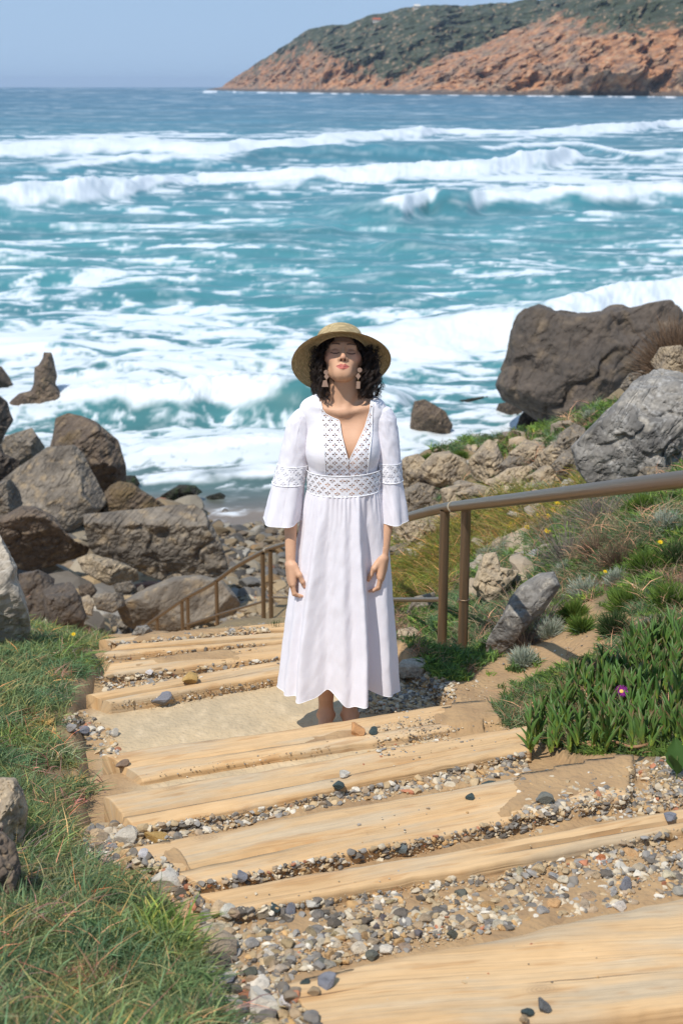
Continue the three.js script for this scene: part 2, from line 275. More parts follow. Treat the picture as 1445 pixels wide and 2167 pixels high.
// sand trodden over the timbers: shallow drifts that follow what they lie on
[[[1010, 1625], [1420, 1560], [1420, 1690], [1040, 1750], 0.011], [[930, 1490], [1070, 1465], [1090, 1560], [900, 1590], 0.010], [[235, 1790], [330, 1775], [420, 1865], [380, 1890], 0.008], [[600, 2050], [760, 2020], [760, 2080], [640, 2110], 0.008], [[640, 1560], [800, 1530], [800, 1560], [650, 1590], 0.005], [[520, 1730], [700, 1700], [700, 1722], [540, 1752], 0.006], [[900, 1660], [1030, 1640], [1030, 1660], [900, 1690], 0.006], [[500, 1930], [760, 1890], [780, 1905], [520, 1950], 0.007], [[1000, 1975], [1300, 1915], [1300, 1935], [1000, 2000], 0.006], [[240, 1360], [540, 1322], [540, 1340], [260, 1372], 0.008], [[230, 1418], [560, 1378], [560, 1392], [250, 1438], 0.008]].forEach(([a, b, c, d, hgt], m) => {
  const [A, B, Cc, D] = [a, b, c, d].map((q) => surfHit(...q));
  part('sand_drift', gridGeo(56, 34, (u, v) => { const p = A.clone().lerp(B, u).lerp(D.clone().lerp(Cc, u), v), e = Math.min(u, 1 - u, v, 1 - v) * 2, n = fbm(p.x * 7, m, p.z * 7, 4), t = clamp(e * 1.5 + n * 1.1 - 0.25, -1, 1); return [p.x, surfaceY(p.x, p.z) - 0.003 + (t > 0 ? (hgt + 0.004) * Math.sqrt(t) : -.012 + t * .02) + 0.002 * fbm(p.x * 50, 1, p.z * 50, 3), p.z, p.x, p.z]; }, (u, v, p) => mix3(C.sand, C.sandDark, clamp(0.3 + fbm(p[0] * 7, 3, p[2] * 7, 4)))), treadMat, stairs);
});
// ---------------------------------------------------------------- the sea
const depOf = (py) => PITCH + Math.atan((py - H / 2) / F), seaD = (py) => (EYE.y - SEA_Y) / Math.tan(depOf(py));
// breaking crests: photo pixels along each crest, height of the wave there, share of it that is white; then front and back lengths, metres of foam before and behind
const CRESTS = [
  { p: [[-80, 303, 2.2, 1], [280, 286, 3.0, 1], [420, 297, 2.4, .9], [600, 290, 2.2, 1], [760, 273, 2.8, 1], [890, 264, 3.0, 1], [940, 270, 1.6, .7], [1100, 274, 1.4, .6], [1300, 256, 3.0, 1], [1445, 250, 2.4, 1], [1560, 248, 2, 1]], f: 9, b: 14, ff: 22, fb: 4 },
  { p: [[-80, 345, 1.2, .2], [150, 338, 1.6, .5], [280, 325, 2.0, .9], [430, 320, 2.2, .8], [480, 330, 1.4, .3], [560, 306, 2.6, .05], [700, 300, 3.0, .0], [900, 300, 2.8, .0], [1000, 305, 2.0, .2], [1120, 297, 2.0, .9], [1230, 297, 1.6, .7], [1340, 318, 1.6, .8], [1560, 304, 2.0, 1]], f: 10, b: 12, ff: 10, fb: 8 },
  { p: [[380, 366, 0, 0], [440, 362, 1.4, .9], [700, 346, 2.4, 1], [1000, 331, 2.6, 1], [1150, 306, 3.4, 1], [1215, 312, 2.2, 1], [1240, 335, 0.3, .4], [1300, 340, 0, 0]], f: 6, b: 10, ff: 15, fb: 3 },
  { p: [[-80, 394, 2.4, 1], [0, 390, 2.4, 1], [160, 383, 2.3, 1], [260, 367, 2.4, 1], [340, 366, 1.6, .9], [400, 374, 0.6, .5], [460, 380, 0, 0]], f: 5, b: 9, ff: 9, fb: 3 },
  { p: [[640, 450, 0, 0], [720, 440, 0.9, .0], [780, 425, 1.8, .15], [850, 420, 2.0, .5], [878, 408, 2.2, 1], [910, 406, 2.0, .6], [940, 405, 2.2, .0], [985, 409, 2.0, .1], [1030, 402, 1.9, .9], [1200, 397, 1.9, 1], [1445, 385, 1.8, 1], [1560, 380, 1.6, 1]], f: 4.5, b: 7, ff: 6, fb: 2.5 },
  { p: [[560, 486, 0, 0], [640, 470, .7, .1], [720, 478, .5, 0], [760, 490, 0, 0]], f: 3, b: 4, ff: 2, fb: 1 },
  { p: [[760, 520, 0, 0], [850, 507, .9, .0], [940, 515, .8, .1], [1060, 530, 0, 0]], f: 3, b: 4, ff: 2, fb: 1 },
  { p: [[1000, 700, .2, .3], [1060, 674, .7, .4], [1130, 645, 1.3, .25], [1180, 630, 1.5, .5], [1240, 618, 1.6, 1], [1330, 602, 1.6, 1], [1445, 585, 1.6, 1], [1560, 570, 1.6, 1]], f: 2.2, b: 4.5, ff: 6, fb: 1.5 },
  { p: [[700, 712, .1, .4], [780, 704, .5, .8], [880, 686, .8, 1], [1000, 668, 1.0, 1], [1080, 660, .9, 1], [1120, 662, .4, 1]], f: 2.0, b: 3.5, ff: 7, fb: 1.5 },
  { p: [[-60, 868, .3, .6], [120, 838, .7, 1], [250, 816, 1.1, 1], [380, 806, 1.35, 1], [470, 790, 1.4, .9], [560, 796, 1.5, .45], [640, 800, 1.5, .12], [720, 806, 1.3, .1], [820, 830, .7, .3], [900, 850, .2, .4]], f: 1.6, b: 3, ff: 1.9, fb: 2 },
  { p: [[260, 960, .1, .2], [330, 950, .35, .5], [430, 935, .5, .7], [560, 918, .6, .8], [700, 905, .6, .8], [860, 890, .4, .7], [960, 900, .2, .5]], f: 1.3, b: 2.4, ff: 1.3, fb: .8 },
  { p: [[280, 1012, .05, .4], [420, 1000, .22, .55], [560, 990, .3, .65], [700, 985, .3, .6], [840, 960, .2, .5]], f: 1.0, b: 1.6, ff: 1.0, fb: .5 },
].map((c) => ({ ...c, p: c.p.map(([px, py, A, w]) => [(px - W / 2) / F, py, A, w]) }));
// share of foam over the water, by photo row and column as read off the picture
const FOAM_X = [0, 180, 360, 540, 720, 900, 1080, 1260, 1445];
const FOAM = [
  [183, [0, 0, 0, 0, 0, 0, 0, 0, 0]], [245, [0, 0, 0, 0, 0, 0, 0, 0, .1]], [268, [0, 0, .1, .1, .2, .3, .1, .5, .7]], [286, [.3, .6, .7, .5, .8, .8, .8, .7, .4]], [300, [.8, .85, .6, .6, .6, .45, .35, .3, .3]], [320, [.85, .7, .6, .3, .1, .1, .1, .2, .6]], [340, [.45, .4, .55, .45, .2, .15, .4, .5, .55]],
  [360, [.3, .3, .3, .35, .6, .7, .8, .6, .5]], [380, [.3, .5, .6, .55, .7, .75, .75, .7, .6]], [400, [.5, .6, .6, .5, .5, .5, .65, .8, .7]], [420, [.4, .45, .4, .35, .25, .15, .3, .55, .5]], [445, [.3, .35, .3, .3, .15, .05, .15, .35, .35]], [480, [.35, .3, .4, .3, .2, .35, .25, .42, .25]], [510, [.5, .3, .45, .3, .25, .15, .25, .25, .4]],
  [540, [.35, .35, .35, .35, .25, .3, .25, .3, .55]], [575, [.4, .45, .35, .3, .25, .2, .6, .4, .6]], [610, [.45, .45, .5, .35, .25, .3, .25, .25, .7]], [640, [.6, .5, .45, .35, .3, .35, .35, .3, .7]], [680, [.6, .55, .55, .5, .5, .7, .7, .6, .6]], [720, [.85, .75, .7, .55, .6, .85, .8, .6, .5]], [760, [.75, .8, .75, .65, .65, .75, .55, .5, .5]],
  [800, [.85, .75, .75, .75, .6, .45, .35, .6, .5]], [840, [.8, .8, .7, .45, .4, .4, .5, .8, .6]], [880, [.6, .55, .45, .38, .4, .5, .7, .8, .6]], [920, [.6, .62, .55, .55, .65, .6, .7, .8, .6]], [960, [.6, .6, .62, .75, .75, .65, .6, .6, .6]], [1000, [.5, .5, .6, .68, .65, .6, .6, .6, .5]], [1040, [.3, .35, .45, .5, .55, .5, .5, .5, .5]], [1085, [.1, .1, .35, .35, .3, .3, .3, .3, .3]], [1140, [0, 0, .12, .12, .1, 0, 0, 0, 0]],
];
function foamAt(px, py) {
  let j = 0; while (j < FOAM.length - 2 && FOAM[j + 1][0] < py) j++;
  let i = 0; while (i < FOAM_X.length - 2 && FOAM_X[i + 1] < px) i++;
  const t = clamp((py - FOAM[j][0]) / (FOAM[j + 1][0] - FOAM[j][0])), s = clamp((px - FOAM_X[i]) / (FOAM_X[i + 1] - FOAM_X[i])), a = FOAM[j][1], b = FOAM[j + 1][1];
  return lerp(lerp(a[i], a[i + 1], s), lerp(b[i], b[i + 1], s), t);
}
function crestAt(c, a) { // pixel row, height, white share of a crest at bearing a
  const p = c.p; if (a <= p[0][0] || a >= p[p.length - 1][0]) return null;
  let i = 0; while (p[i + 1][0] < a) i++; let t = (a - p[i][0]) / (p[i + 1][0] - p[i][0]); t = t * t * (3 - 2 * t) * 0.6 + t * 0.4;
  const e = Math.min(sstep(p[0][0], p[0][0] + 0.02, a), sstep(p[p.length - 1][0], p[p.length - 1][0] - 0.02, a));
  return [lerp(p[i][1], p[i + 1][1], t), lerp(p[i][2], p[i + 1][2], t) * e, lerp(p[i][3], p[i + 1][3], t) * e];
}
// the same pattern at doubling sizes with distance, one passing into the next
const byDistance = (D, near, f) => { const L = Math.log2(Math.max(1, D / near)), i = Math.floor(L), t = sstep(0.2, 0.8, L - i), a = f(2 ** i); return t < 0.001 ? a : lerp(a, f(2 ** (i + 1)), t); };
const ridge = (x, y, z, o = 3) => { let s = 0, a = 1, n = 0; for (let i = 0; i < o; i++) { s += a * (1 - Math.abs(nzr.noise(x, y, z)) * 2); n += a; a *= 0.55; x = x * 2.1 + 3.1; z = z * 2.1 + 1.7; } return s / n; };
{
  const xs = []; for (let i = 0; i <= 540; i++) xs.push(-0.27 + 0.54 * i / 540);
  for (const e of [0.32, 0.4, 0.6, 1, 2, 4]) { xs.push(e); xs.unshift(-e); }
  const rows = []; for (let py = 1200; py > 186; py -= py < 330 ? 1.3 : 1.75) rows.push(py); rows.push(185.8, 185.2, 184.7, 184.3);
  const nu = xs.length, nv = rows.length, pos = new Float32Array(nu * nv * 3), col = new Float32Array(nu * nv * 3), idx = new Uint32Array((nu - 1) * (nv - 1) * 6);
  rows.forEach((py, j) => {
    const dep = depOf(py), secy = 1 / Math.cos(Math.atan((py - H / 2) / F)), D = seaD(py), foot = Math.max(0.03, D * D / 16700 * 1.3);
    for (let i = 0; i < nu; i++) {
      const zc0 = D * cT + (EYE.y - SEA_Y) * sT, a = xs[i], x = a * zc0, px = W / 2 + a * F, k = (j * nu + i) * 3;
      const amp = (w) => clamp(1.6 - foot / w * 2.2);
      // swell and chop
      let h = 0;
      const wx = x + 6 * noise(x * .02, D * .02), wd = D + 5 * noise(x * .015 + 9, D * .02);
      h += 0.55 * clamp((D - 60) / 120) * noise(wx * .018, 1, wd * .045) * clamp(1.3 - D / 1500) ;
      h += 0.62 * amp(7) * noise(wx * .07, 2, wd * .19) + 0.40 * amp(3) * noise(wx * .16, 3, wd * .42) + 0.20 * amp(1.4) * noise(x * .45, 4, D * 1.0) + 0.08 * amp(.6) * noise(x * 1.1, 5, D * 2.2);
      h *= clamp((D - 33) / 25, 0.12, 1) * (D > 900 ? 0.6 : 1);
      let white = 0, face = 0, near = 0, wave = 0;
      for (const c of CRESTS) {
        const q = crestAt(c, a); if (!q || q[1] <= 0.02) continue;
        const Dc = (EYE.y - SEA_Y - q[1] * 0.9) / Math.tan(depOf(q[0])) + 0.8 * q[1] * fbm(x * .12, c.p[0][1], 1, 3) * (D > 100 ? 2 : 1), d = D - Dc, A = q[1] * (1 + 0.25 * noise(x * .25, c.p[0][1], 6));
        if (d > c.b * 4 || d < -Math.max(c.f * 4, c.ff * 2.5)) continue;
        const g = d < 0 ? Math.exp(-((d / c.f) ** 2)) : Math.exp(-((d / c.b) ** 2)); wave = Math.max(wave, A * g * 0.9 * (D > 150 ? 0.8 : 1));
        const wn = byDistance(D, 60, (q) => fbm(x * .6 / q, c.p[0][1] * .1, D * .6 / q, 4));
        const front = c.ff * (0.75 + 0.9 * byDistance(D, 90, (q) => fbm(x * 0.4 / q, 3, c.p[0][1], 3))), m = d < 0 ? sstep(-front, -front * 0.55, d) : sstep(c.fb * 1.3, c.fb * .3, d + c.fb * wn);
        const wv = m * sstep(0.05, 0.65, q[2] + wn * 0.9 * (1 - Math.abs(q[2] * 2 - 1) * .6));
        if (wv > 0.3) wave += wv * 0.22 * A * byDistance(D, 40, (q) => fbm(x * 1.9 / q, 8, D * 1.5 / q, 4, .65));
        white = Math.max(white, wv); face = Math.max(face, (d < 0 ? g : g * .6) * clamp(A / 1.6)); near = Math.max(near, g);
      }
      h = h * (1 - 0.5 * Math.min(1, wave)) + wave;
      // foam lace left on the water
      const dens = clamp(foamAt(px, py) * 1.0 + (py > 330 && py < 1020 ? 0.07 : 0.0)) * (1 - 0.4 * face);
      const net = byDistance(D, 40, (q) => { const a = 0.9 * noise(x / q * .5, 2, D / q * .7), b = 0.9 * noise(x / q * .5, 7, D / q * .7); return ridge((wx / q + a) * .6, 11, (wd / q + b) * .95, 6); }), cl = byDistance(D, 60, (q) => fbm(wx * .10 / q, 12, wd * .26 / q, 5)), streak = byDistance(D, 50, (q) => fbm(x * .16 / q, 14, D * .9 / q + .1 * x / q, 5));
      const fine = byDistance(D, 22, (q) => fbm(x * 1.5 / q, 17, D * 2.4 / q, 4, .7));
      const v = 0.5 + 0.85 * (net - 0.50) + 0.55 * cl + 0.75 * streak + 0.62 * fine;
      let foam = sstep(1.04 - dens * 0.96, 1.36 - dens * 0.96, v) * clamp(dens * 2.2 + .15);
      if (dens < 0.02) foam = 0;
      foam *= 1 - face * 0.75 * (1 - white);
      foam = Math.max(foam * 0.88, clamp(white * 1.12 + 0.9 * fine * sstep(1, .4, white)) * clamp(.93 + .5 * fine + .25 * cl, .55, 1));
      // surf along the foot of the headland
      if (py < 214) { const line = py - (194 + (px - 440) * 0.0118 + 2.2 * noise(px * .02, 1)); foam = Math.max(foam, px > 425 ? sstep(3.4, 1.4, Math.abs(line)) * sstep(-.15, .25, noise(px * .035, 4) + .35 * noise(px * .13, 9)) : 0); }
      pos[k] = x; pos[k + 1] = SEA_Y + h + foam * 0.05; pos[k + 2] = EYE.z - D;
      // body of the water: deep blue far out, turquoise over the sand, grey-green and then brown at the edge
      let wc = mix3([0.018, 0.105, 0.165], [0.026, 0.160, 0.200], sstep(195, 330, py));
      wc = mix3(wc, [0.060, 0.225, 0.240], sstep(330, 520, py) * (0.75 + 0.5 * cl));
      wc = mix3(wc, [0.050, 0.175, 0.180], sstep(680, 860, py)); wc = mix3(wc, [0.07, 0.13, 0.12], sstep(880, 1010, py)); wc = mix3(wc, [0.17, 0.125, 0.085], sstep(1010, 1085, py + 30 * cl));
      const t = 1.02 + 0.45 * cl + .5 * streak; wc = wc.map((q) => q * t * 0.94);  // paints light and dark of the chop, plus milky patches, into the water colour
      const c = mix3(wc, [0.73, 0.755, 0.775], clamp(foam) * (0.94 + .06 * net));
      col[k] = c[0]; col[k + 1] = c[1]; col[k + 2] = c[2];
    }
  });
  let o = 0; for (let j = 0; j < nv - 1; j++) for (let i = 0; i < nu - 1; i++) { const a = j * nu + i, b = a + 1, d = a + nu, e = d + 1; idx[o++] = a; idx[o++] = b; idx[o++] = e; idx[o++] = a; idx[o++] = e; idx[o++] = d; }
  const g = geom(pos, idx); g.setAttribute('color', new THREE.BufferAttribute(col, 3));
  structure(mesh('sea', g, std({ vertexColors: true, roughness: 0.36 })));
}
// ---------------------------------------------------------------- the headland across the bay
function headland(name, top, foot, seed, greenLine, cols) {
  const at = (L, px) => { let i = 0; while (i < L.length - 2 && L[i + 1][0] < px) i++; return lerp(L[i][1], L[i + 1][1], clamp((px - L[i][0]) / (L[i + 1][0] - L[i][0]))); };
  const x0 = foot[0][0], x1 = foot[foot.length - 1][0], nv = 150;
  const P = (u, v) => {
    const px = lerp(x0, x1, u), pyF = at(foot, px), D0 = seaD(pyF), pyT = at(top, px), back = v > 0.9, s = Math.min(1, v / 0.9);
    const depth = D0 * (1 + 0.16 * s + 0.10 * s * s), py = lerp(pyF + 1.2, pyT, Math.pow(s, 0.92));
    const p = atD(px, py, depth), hgt = Math.max(0, p.y - SEA_Y), rr = Math.min(1, hgt / 25);
    const gx = p.x / 70, gy = p.y / 70, gz = p.z / 160, gully = ridge(gx * 0.8 + 0.5 * noise(gx * 2, gy, gz), seed, gy * 0.25, 4) - 0.5, n = fbm(gx * 1.6, gy * 1.6 + seed, gz * 2, 5);
    const crag = fbm(p.x / 17, p.y / 15 + seed, p.z / 40, 4, .6); p.z += rr * 150 * (ridge(gx * .33 + 2, seed, gy * .12, 2) - .55); p.z += rr * (gully * 120 + n * 90 + crag * 34) * (1 - 0.5 * s); p.x += rr * crag * 9; p.y += rr * crag * 9 * (1 - s); p.y += rr * n * 14 * (0.25 + 0.75 * (1 - s)) + rr * s * 3 * fbm(px * .06, seed, 3, 4);
    if (back) { p.z -= (v - 0.9) * 9000; p.y -= (v - 0.9) * 900; }
    return [p.x, p.y, p.z, p.x / 40, p.y / 40, px, py, gully, n];
  };
  const g = gridGeo(cols, nv, P, (u, v, p) => {
    const [x, y, z, , , px, py, gully, n] = p, f = fbm(x / 22, y / 22, z / 60 + seed, 5), f2 = fbm(x / 7, y / 7, z / 14, 3), scrubN = fbm(x / 11, y / 9 + 5, z / 30, 4);
    let rock = mix3([0.47, 0.205, 0.085], [0.22, 0.145, 0.10], clamp(0.42 + f * 2.6)); rock = mix3(rock, [0.46, 0.31, 0.19], clamp(f2 * 2.4 - .1)); rock = mix3(rock, [0.105, 0.07, 0.052], clamp(-0.12 - f2 * 2.6 - f * .8));
    rock = mix3(rock, [0.10, 0.075, 0.06], sstep(10, 3, y - SEA_Y + 5 * f2));
    const scrub = mix3([0.026, 0.042, 0.020], [0.068, 0.080, 0.042], clamp(0.35 + scrubN * 1.6 + f * .8));
    const line = at(greenLine, px) - 9 + 55 * f + 26 * f2 + 30 * gully;
    let m = sstep(line + 8, line - 12, py); m = clamp(m * (0.97 - 0.95 * sstep(0.20, 0.38, f2 + 0.5 * f)) + 0.6 * sstep(0.10, 0.26, scrubN) * sstep(line + 70, line, py));
    return mix3(rock, scrub, m);
  });
  structure(mesh(name, g, std({ vertexColors: true, bumpMap: TEX.rough, bumpScale: 3, side: THREE.DoubleSide })));
}
headland('headland', [[425, 191], [470, 184], [505, 158], [540, 137], [575, 116], [600, 100], [645, 66], [690, 57], [740, 50], [790, 30], [850, 18], [900, 14], [970, 10], [1050, 6], [1130, 0], [1200, -10], [1500, -40]],
  [[425, 190.6], [520, 193], [700, 196.5], [900, 198], [1500, 199]], 2.3, [[425, 150], [520, 160], [600, 125], [660, 110], [740, 150], [820, 175], [900, 150], [1000, 120], [1100, 90], [1500, 60]], 420);
headland('headland', [[770, 200], [800, 192], [830, 178], [860, 156], [890, 140], [930, 122], [985, 108], [1040, 84], [1075, 66], [1120, 52], [1160, 30], [1200, 4], [1240, -22], [1300, -40], [1560, -90]],
  [[770, 199.4], [900, 200.2], [1100, 201.5], [1300, 202.6], [1560, 204.5]], 7.9, [[770, 60], [900, 60], [985, 88], [1060, 62], [1120, 48], [1180, 40], [1230, 55], [1300, 82], [1350, 70], [1445, 74], [1560, 70]], 420);

{ // two small houses high on the headland
  const ray = new THREE.Raycaster(), hills = scene.children.filter((o) => o.name.startsWith('headland')); scene.updateMatrixWorld(true); hills.forEach((o) => { o.material.side = THREE.DoubleSide; });
  [[797, 47, 17, [0.34, 0.10, 0.05], 'tiny house with an orange-red roof high on the far headland'], [882, 19, 12, [0.5, 0.47, 0.42], 'tiny pale house on the crest of the far headland']].forEach(([px, py, w, roofC, label]) => {
    ray.set(EYE, dirOf(px, py).normalize()); ray.far = 60000; const hit = ray.intersectObjects(hills)[0]; if (!hit) return;
    const h = thing('house', hit.point.clone(), label, 'house'), wm = std({ color: new THREE.Color().setRGB(.5, .46, .40) }), rm = std({ color: new THREE.Color().setRGB(...roofC) });
    part('wall', new THREE.BoxGeometry(w, 7, 9).translate(0, 1.5, 0), wm, h); const sh = new THREE.Shape(); sh.moveTo(-5.4, 0); sh.lineTo(5.4, 0); sh.lineTo(0, 4.2); sh.closePath(); part('roof', new THREE.ExtrudeGeometry(sh, { depth: w + 1, bevelEnabled: false }).translate(0, 5, -(w + 1) / 2).rotateY(Math.PI / 2), rm, h);
    for (const x of [-.28, .05, .32]) part('window', new THREE.BoxGeometry(1.6, 1.8, .3).translate(x * w, 2.6, 4.55), std({ color: new THREE.Color().setRGB(.05, .06, .07), roughness: .3 }), h);
  });
}
// ---------------------------------------------------------------- rocks: a silhouette seen at a distance, given thickness, broken faces and a worn surface
const rockBump = TEX.rough;
const ROCK_MATS = {};
function rockMat(kind) { return ROCK_MATS[kind] ??= std({ vertexColors: true, bumpMap: rockBump, bumpScale: { near: 0.016, mid: 0.04, far: 0.16 }[kind], roughness: 0.93 }); }
const TONES = {
  brown: [[0.155, 0.112, 0.078], [0.085, 0.062, 0.046], [0.245, 0.175, 0.105]],
  grey: [[0.215, 0.18, 0.14], [0.115, 0.095, 0.075], [0.32, 0.235, 0.14]],
  slab: [[0.22, 0.20, 0.175], [0.09, 0.083, 0.076], [0.36, 0.32, 0.265]],
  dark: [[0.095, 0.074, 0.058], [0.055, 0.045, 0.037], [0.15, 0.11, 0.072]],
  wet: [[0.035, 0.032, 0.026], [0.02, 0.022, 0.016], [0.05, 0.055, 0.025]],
  tan: [[0.37, 0.285, 0.185], [0.20, 0.16, 0.12], [0.46, 0.35, 0.22]],
  pale: [[0.38, 0.325, 0.255], [0.22, 0.185, 0.145], [0.52, 0.46, 0.37]],
};
function rockGeo(poly, D, o = {}) {
  const { thick = 0.9, tone = 'brown', seed = 1, rough = 0.10, facets = 7, cells = 56, power = 2.6, planes = [], strata = 0, soft = 1 } = o, R = rng(seed * 977 + 13);
  let cx = 0, cy = 0; for (const [x, y] of poly) { cx += x; cy += y; } cx /= poly.length; cy /= poly.length;
  const dir = dirOf(cx, cy), w = dir.clone().negate().normalize(), u = V(0, 1, 0).cross(w).normalize(), v = w.clone().cross(u), c = atD(cx, cy, D);
  const P = poly.map(([x, y]) => { const d = dirOf(x, y), t = c.clone().sub(EYE).dot(w) / d.dot(w), q = d.multiplyScalar(t).add(EYE).sub(c); return [q.dot(u), q.dot(v)]; });
  let lo = [1e9, 1e9], hi = [-1e9, -1e9]; for (const p of P) for (const k of [0, 1]) { lo[k] = Math.min(lo[k], p[k]); hi[k] = Math.max(hi[k], p[k]); }
  const size = Math.max(hi[0] - lo[0], hi[1] - lo[1]);
  let deep = 0; for (let i = 0; i < 20; i++) for (let j = 0; j < 20; j++) deep = Math.max(deep, polyDist(P, lerp(lo[0], hi[0], i / 19), lerp(lo[1], hi[1], j / 19)));
  const T = deep * thick * 1.5, rim = deep * 0.85 * soft, cut = planes.map(([a, b, e, d]) => { const n = V(a, b, e).normalize(); return [n.x, n.y, n.z, d * deep]; });
  for (let i = 0; i < facets; i++) { const n = V(R() * 2 - 1, R() * 2 - 0.9, 0.35 + R() * 0.9).normalize(), reach = Math.abs(n.x) * (hi[0] - lo[0]) / 2 + Math.abs(n.y) * (hi[1] - lo[1]) / 2; cut.push([n.x, n.y, n.z, (0.62 + 0.2 * R()) * Math.hypot(reach * 0.9, n.z * T)]); }
  const s0 = seed * 5.37, k = 2.2 / size, memo = [], f = (x, y, z, ij) => {
    const d = memo[ij] ??= polyDist(P, x, y), q = d > rim ? 0 : 1 - d / rim, a = Math.abs(z) / T;
    let r = (Math.pow(Math.pow(q, power) + Math.pow(a, power), 1 / power) - 1) * deep;
    for (const [nx, ny, nz, nd] of cut) r = Math.max(r, (nx * x + ny * y + nz * z - nd) * 0.9);
    if (Math.abs(r) > size * (0.1 + rough * 0.9)) return r;
    const n = fbm(x * k * 2 + s0, y * k * 2, z * k * 2, 6, 0.6), cr = 1 - Math.abs(fbm(x * k * 1.4 + 7, y * k * 1.4 + s0, z * k * 1.4, 3)) * 2;
    let e = n * rough * 1.5 - Math.max(0, cr - 0.82) * rough * 3.2;
    if (strata) e += strata * (fbm((x * 0.4 + y) * k * 9 + s0, (x * 0.9 - y * 0.4) * k * 2, z * k * 2, 3));
    return r - e * size * 0.45 * clamp(0.35 + d / rim);
  };
  const m = size * (0.06 + rough * 0.4), cell = size / (cells > 45 ? 45 + (cells - 45) * 0.62 : cells);
  const net = surfaceNets(f, [lo[0] - m, lo[1] - m, -T - m], [hi[0] + m, hi[1] + m, T + m], cell), n = net.pos.length / 3, col = new Float32Array(n * 3), uv = new Float32Array(n * 2), [t0, t1, t2] = TONES[tone], p = V(0, 0, 0);
  for (let i = 0; i < n; i++) {
    const x = net.pos[i * 3], y = net.pos[i * 3 + 1], z = net.pos[i * 3 + 2], a = fbm(x * k * 1.5 + s0, y * k * 1.5, z * k * 1.5, 4), b = fbm(x * k * 6, y * k * 6 + s0, z * k * 6, 4), g = fbm(x * k * 22, y * k * 22, z * k * 22 + s0, 2);
    let q = mix3(t0, t1, clamp(0.35 + a * 1.8 + g * 0.5)); q = mix3(q, t2, clamp(b * 2.2 - 0.1)); const l = 1 + 0.7 * g;
    if (o.veins) { const ve = 1 - Math.abs(fbm(x * k * 3 + 2, (y + 0.5 * x) * k * 3, z * k * 3 + s0, 4)) * 22; if (ve > 0) q = mix3(q, [0.45, 0.43, 0.40], ve * 0.45); }
    p.copy(c).addScaledVector(u, x).addScaledVector(v, y).addScaledVector(w, z);
    if (o.moss) q = mix3(q, [0.035, 0.055, 0.02], clamp(0.2 + a * 2 + b));
    if (o.weed !== undefined) q = mix3(q, [0.15, 0.10, 0.045], clamp(o.weed + a * 2));
    col[i * 3] = q[0] * l; col[i * 3 + 1] = q[1] * l; col[i * 3 + 2] = q[2] * l;
    uv[i * 2] = (p.x + p.z * 0.6) * 0.9 / (size * 0.5 + 0.4); uv[i * 2 + 1] = (p.y + p.z * 0.35 - p.x * 0.2) * 0.9 / (size * 0.5 + 0.4);
    net.pos[i * 3] = p.x - c.x; net.pos[i * 3 + 1] = p.y - c.y; net.pos[i * 3 + 2] = p.z - c.z;
  }
  return { geo: geom(net.pos, net.idx, col, uv), at: c };
}
function rock(name, label, poly, D, o, category = 'rock', group) {
  if (D >= 30 && (name !== 'boulder' || o.seed === 50)) { // sea rocks stand in the water
    let low = poly[0]; for (const p of poly) if (p[1] > low[1]) low = p; D = EYE.z - onY(low[0], low[1] - 8, SEA_Y).z;
  }
  if (D < 20) { // stand it where the line of sight to its foot meets the ground
    let low = poly[0], n = 0, mx = 0; for (const p of poly) if (p[1] > low[1]) low = p; for (const p of poly) { mx += p[0]; n++; }
    const h = groundHit(mx / n, low[1] - (D < 10 ? 14 : 8)); if (h) D = EYE.z - h.z;
  }
  const r = rockGeo(poly, D, o), m = mesh(name, r.geo, rockMat(D < 9 ? 'near' : D < 24 ? 'mid' : 'far')); m.position.copy(r.at);
  return tag(m, label, category, group);
}
// the boulders on the shore to the left
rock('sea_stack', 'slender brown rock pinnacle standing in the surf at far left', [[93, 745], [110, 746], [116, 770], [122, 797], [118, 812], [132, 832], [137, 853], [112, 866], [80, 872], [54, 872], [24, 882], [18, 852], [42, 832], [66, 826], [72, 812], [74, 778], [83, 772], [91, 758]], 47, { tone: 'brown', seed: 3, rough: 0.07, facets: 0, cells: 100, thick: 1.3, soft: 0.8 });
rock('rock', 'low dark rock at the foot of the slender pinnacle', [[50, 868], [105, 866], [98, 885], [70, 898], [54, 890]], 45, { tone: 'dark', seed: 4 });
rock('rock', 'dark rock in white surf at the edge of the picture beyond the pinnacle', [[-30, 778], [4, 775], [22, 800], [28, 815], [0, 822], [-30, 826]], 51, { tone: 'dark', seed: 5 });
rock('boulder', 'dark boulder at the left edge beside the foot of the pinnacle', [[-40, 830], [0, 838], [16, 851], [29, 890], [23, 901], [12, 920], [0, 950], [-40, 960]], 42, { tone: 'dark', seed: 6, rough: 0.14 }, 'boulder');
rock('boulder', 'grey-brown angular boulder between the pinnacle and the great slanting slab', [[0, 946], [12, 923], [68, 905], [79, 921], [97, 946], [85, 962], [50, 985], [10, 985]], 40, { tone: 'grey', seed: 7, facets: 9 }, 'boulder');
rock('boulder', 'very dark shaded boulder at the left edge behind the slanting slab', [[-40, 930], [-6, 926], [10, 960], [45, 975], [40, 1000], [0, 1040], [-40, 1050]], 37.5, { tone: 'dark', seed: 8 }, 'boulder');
rock('boulder', 'tall rounded brown boulder with a dark crack down its side, nearest the surf', [[106, 945], [113, 917], [118, 884], [145, 874], [174, 880], [205, 894], [232, 915], [252, 932], [258, 956], [268, 990], [275, 1035], [229, 1050], [180, 1040], [130, 1000]], 37.5, { tone: 'brown', seed: 9, facets: 5, cells: 76, planes: [[0.9, 0.15, 0.6, 1.0]], weed: -0.35 }, 'boulder');
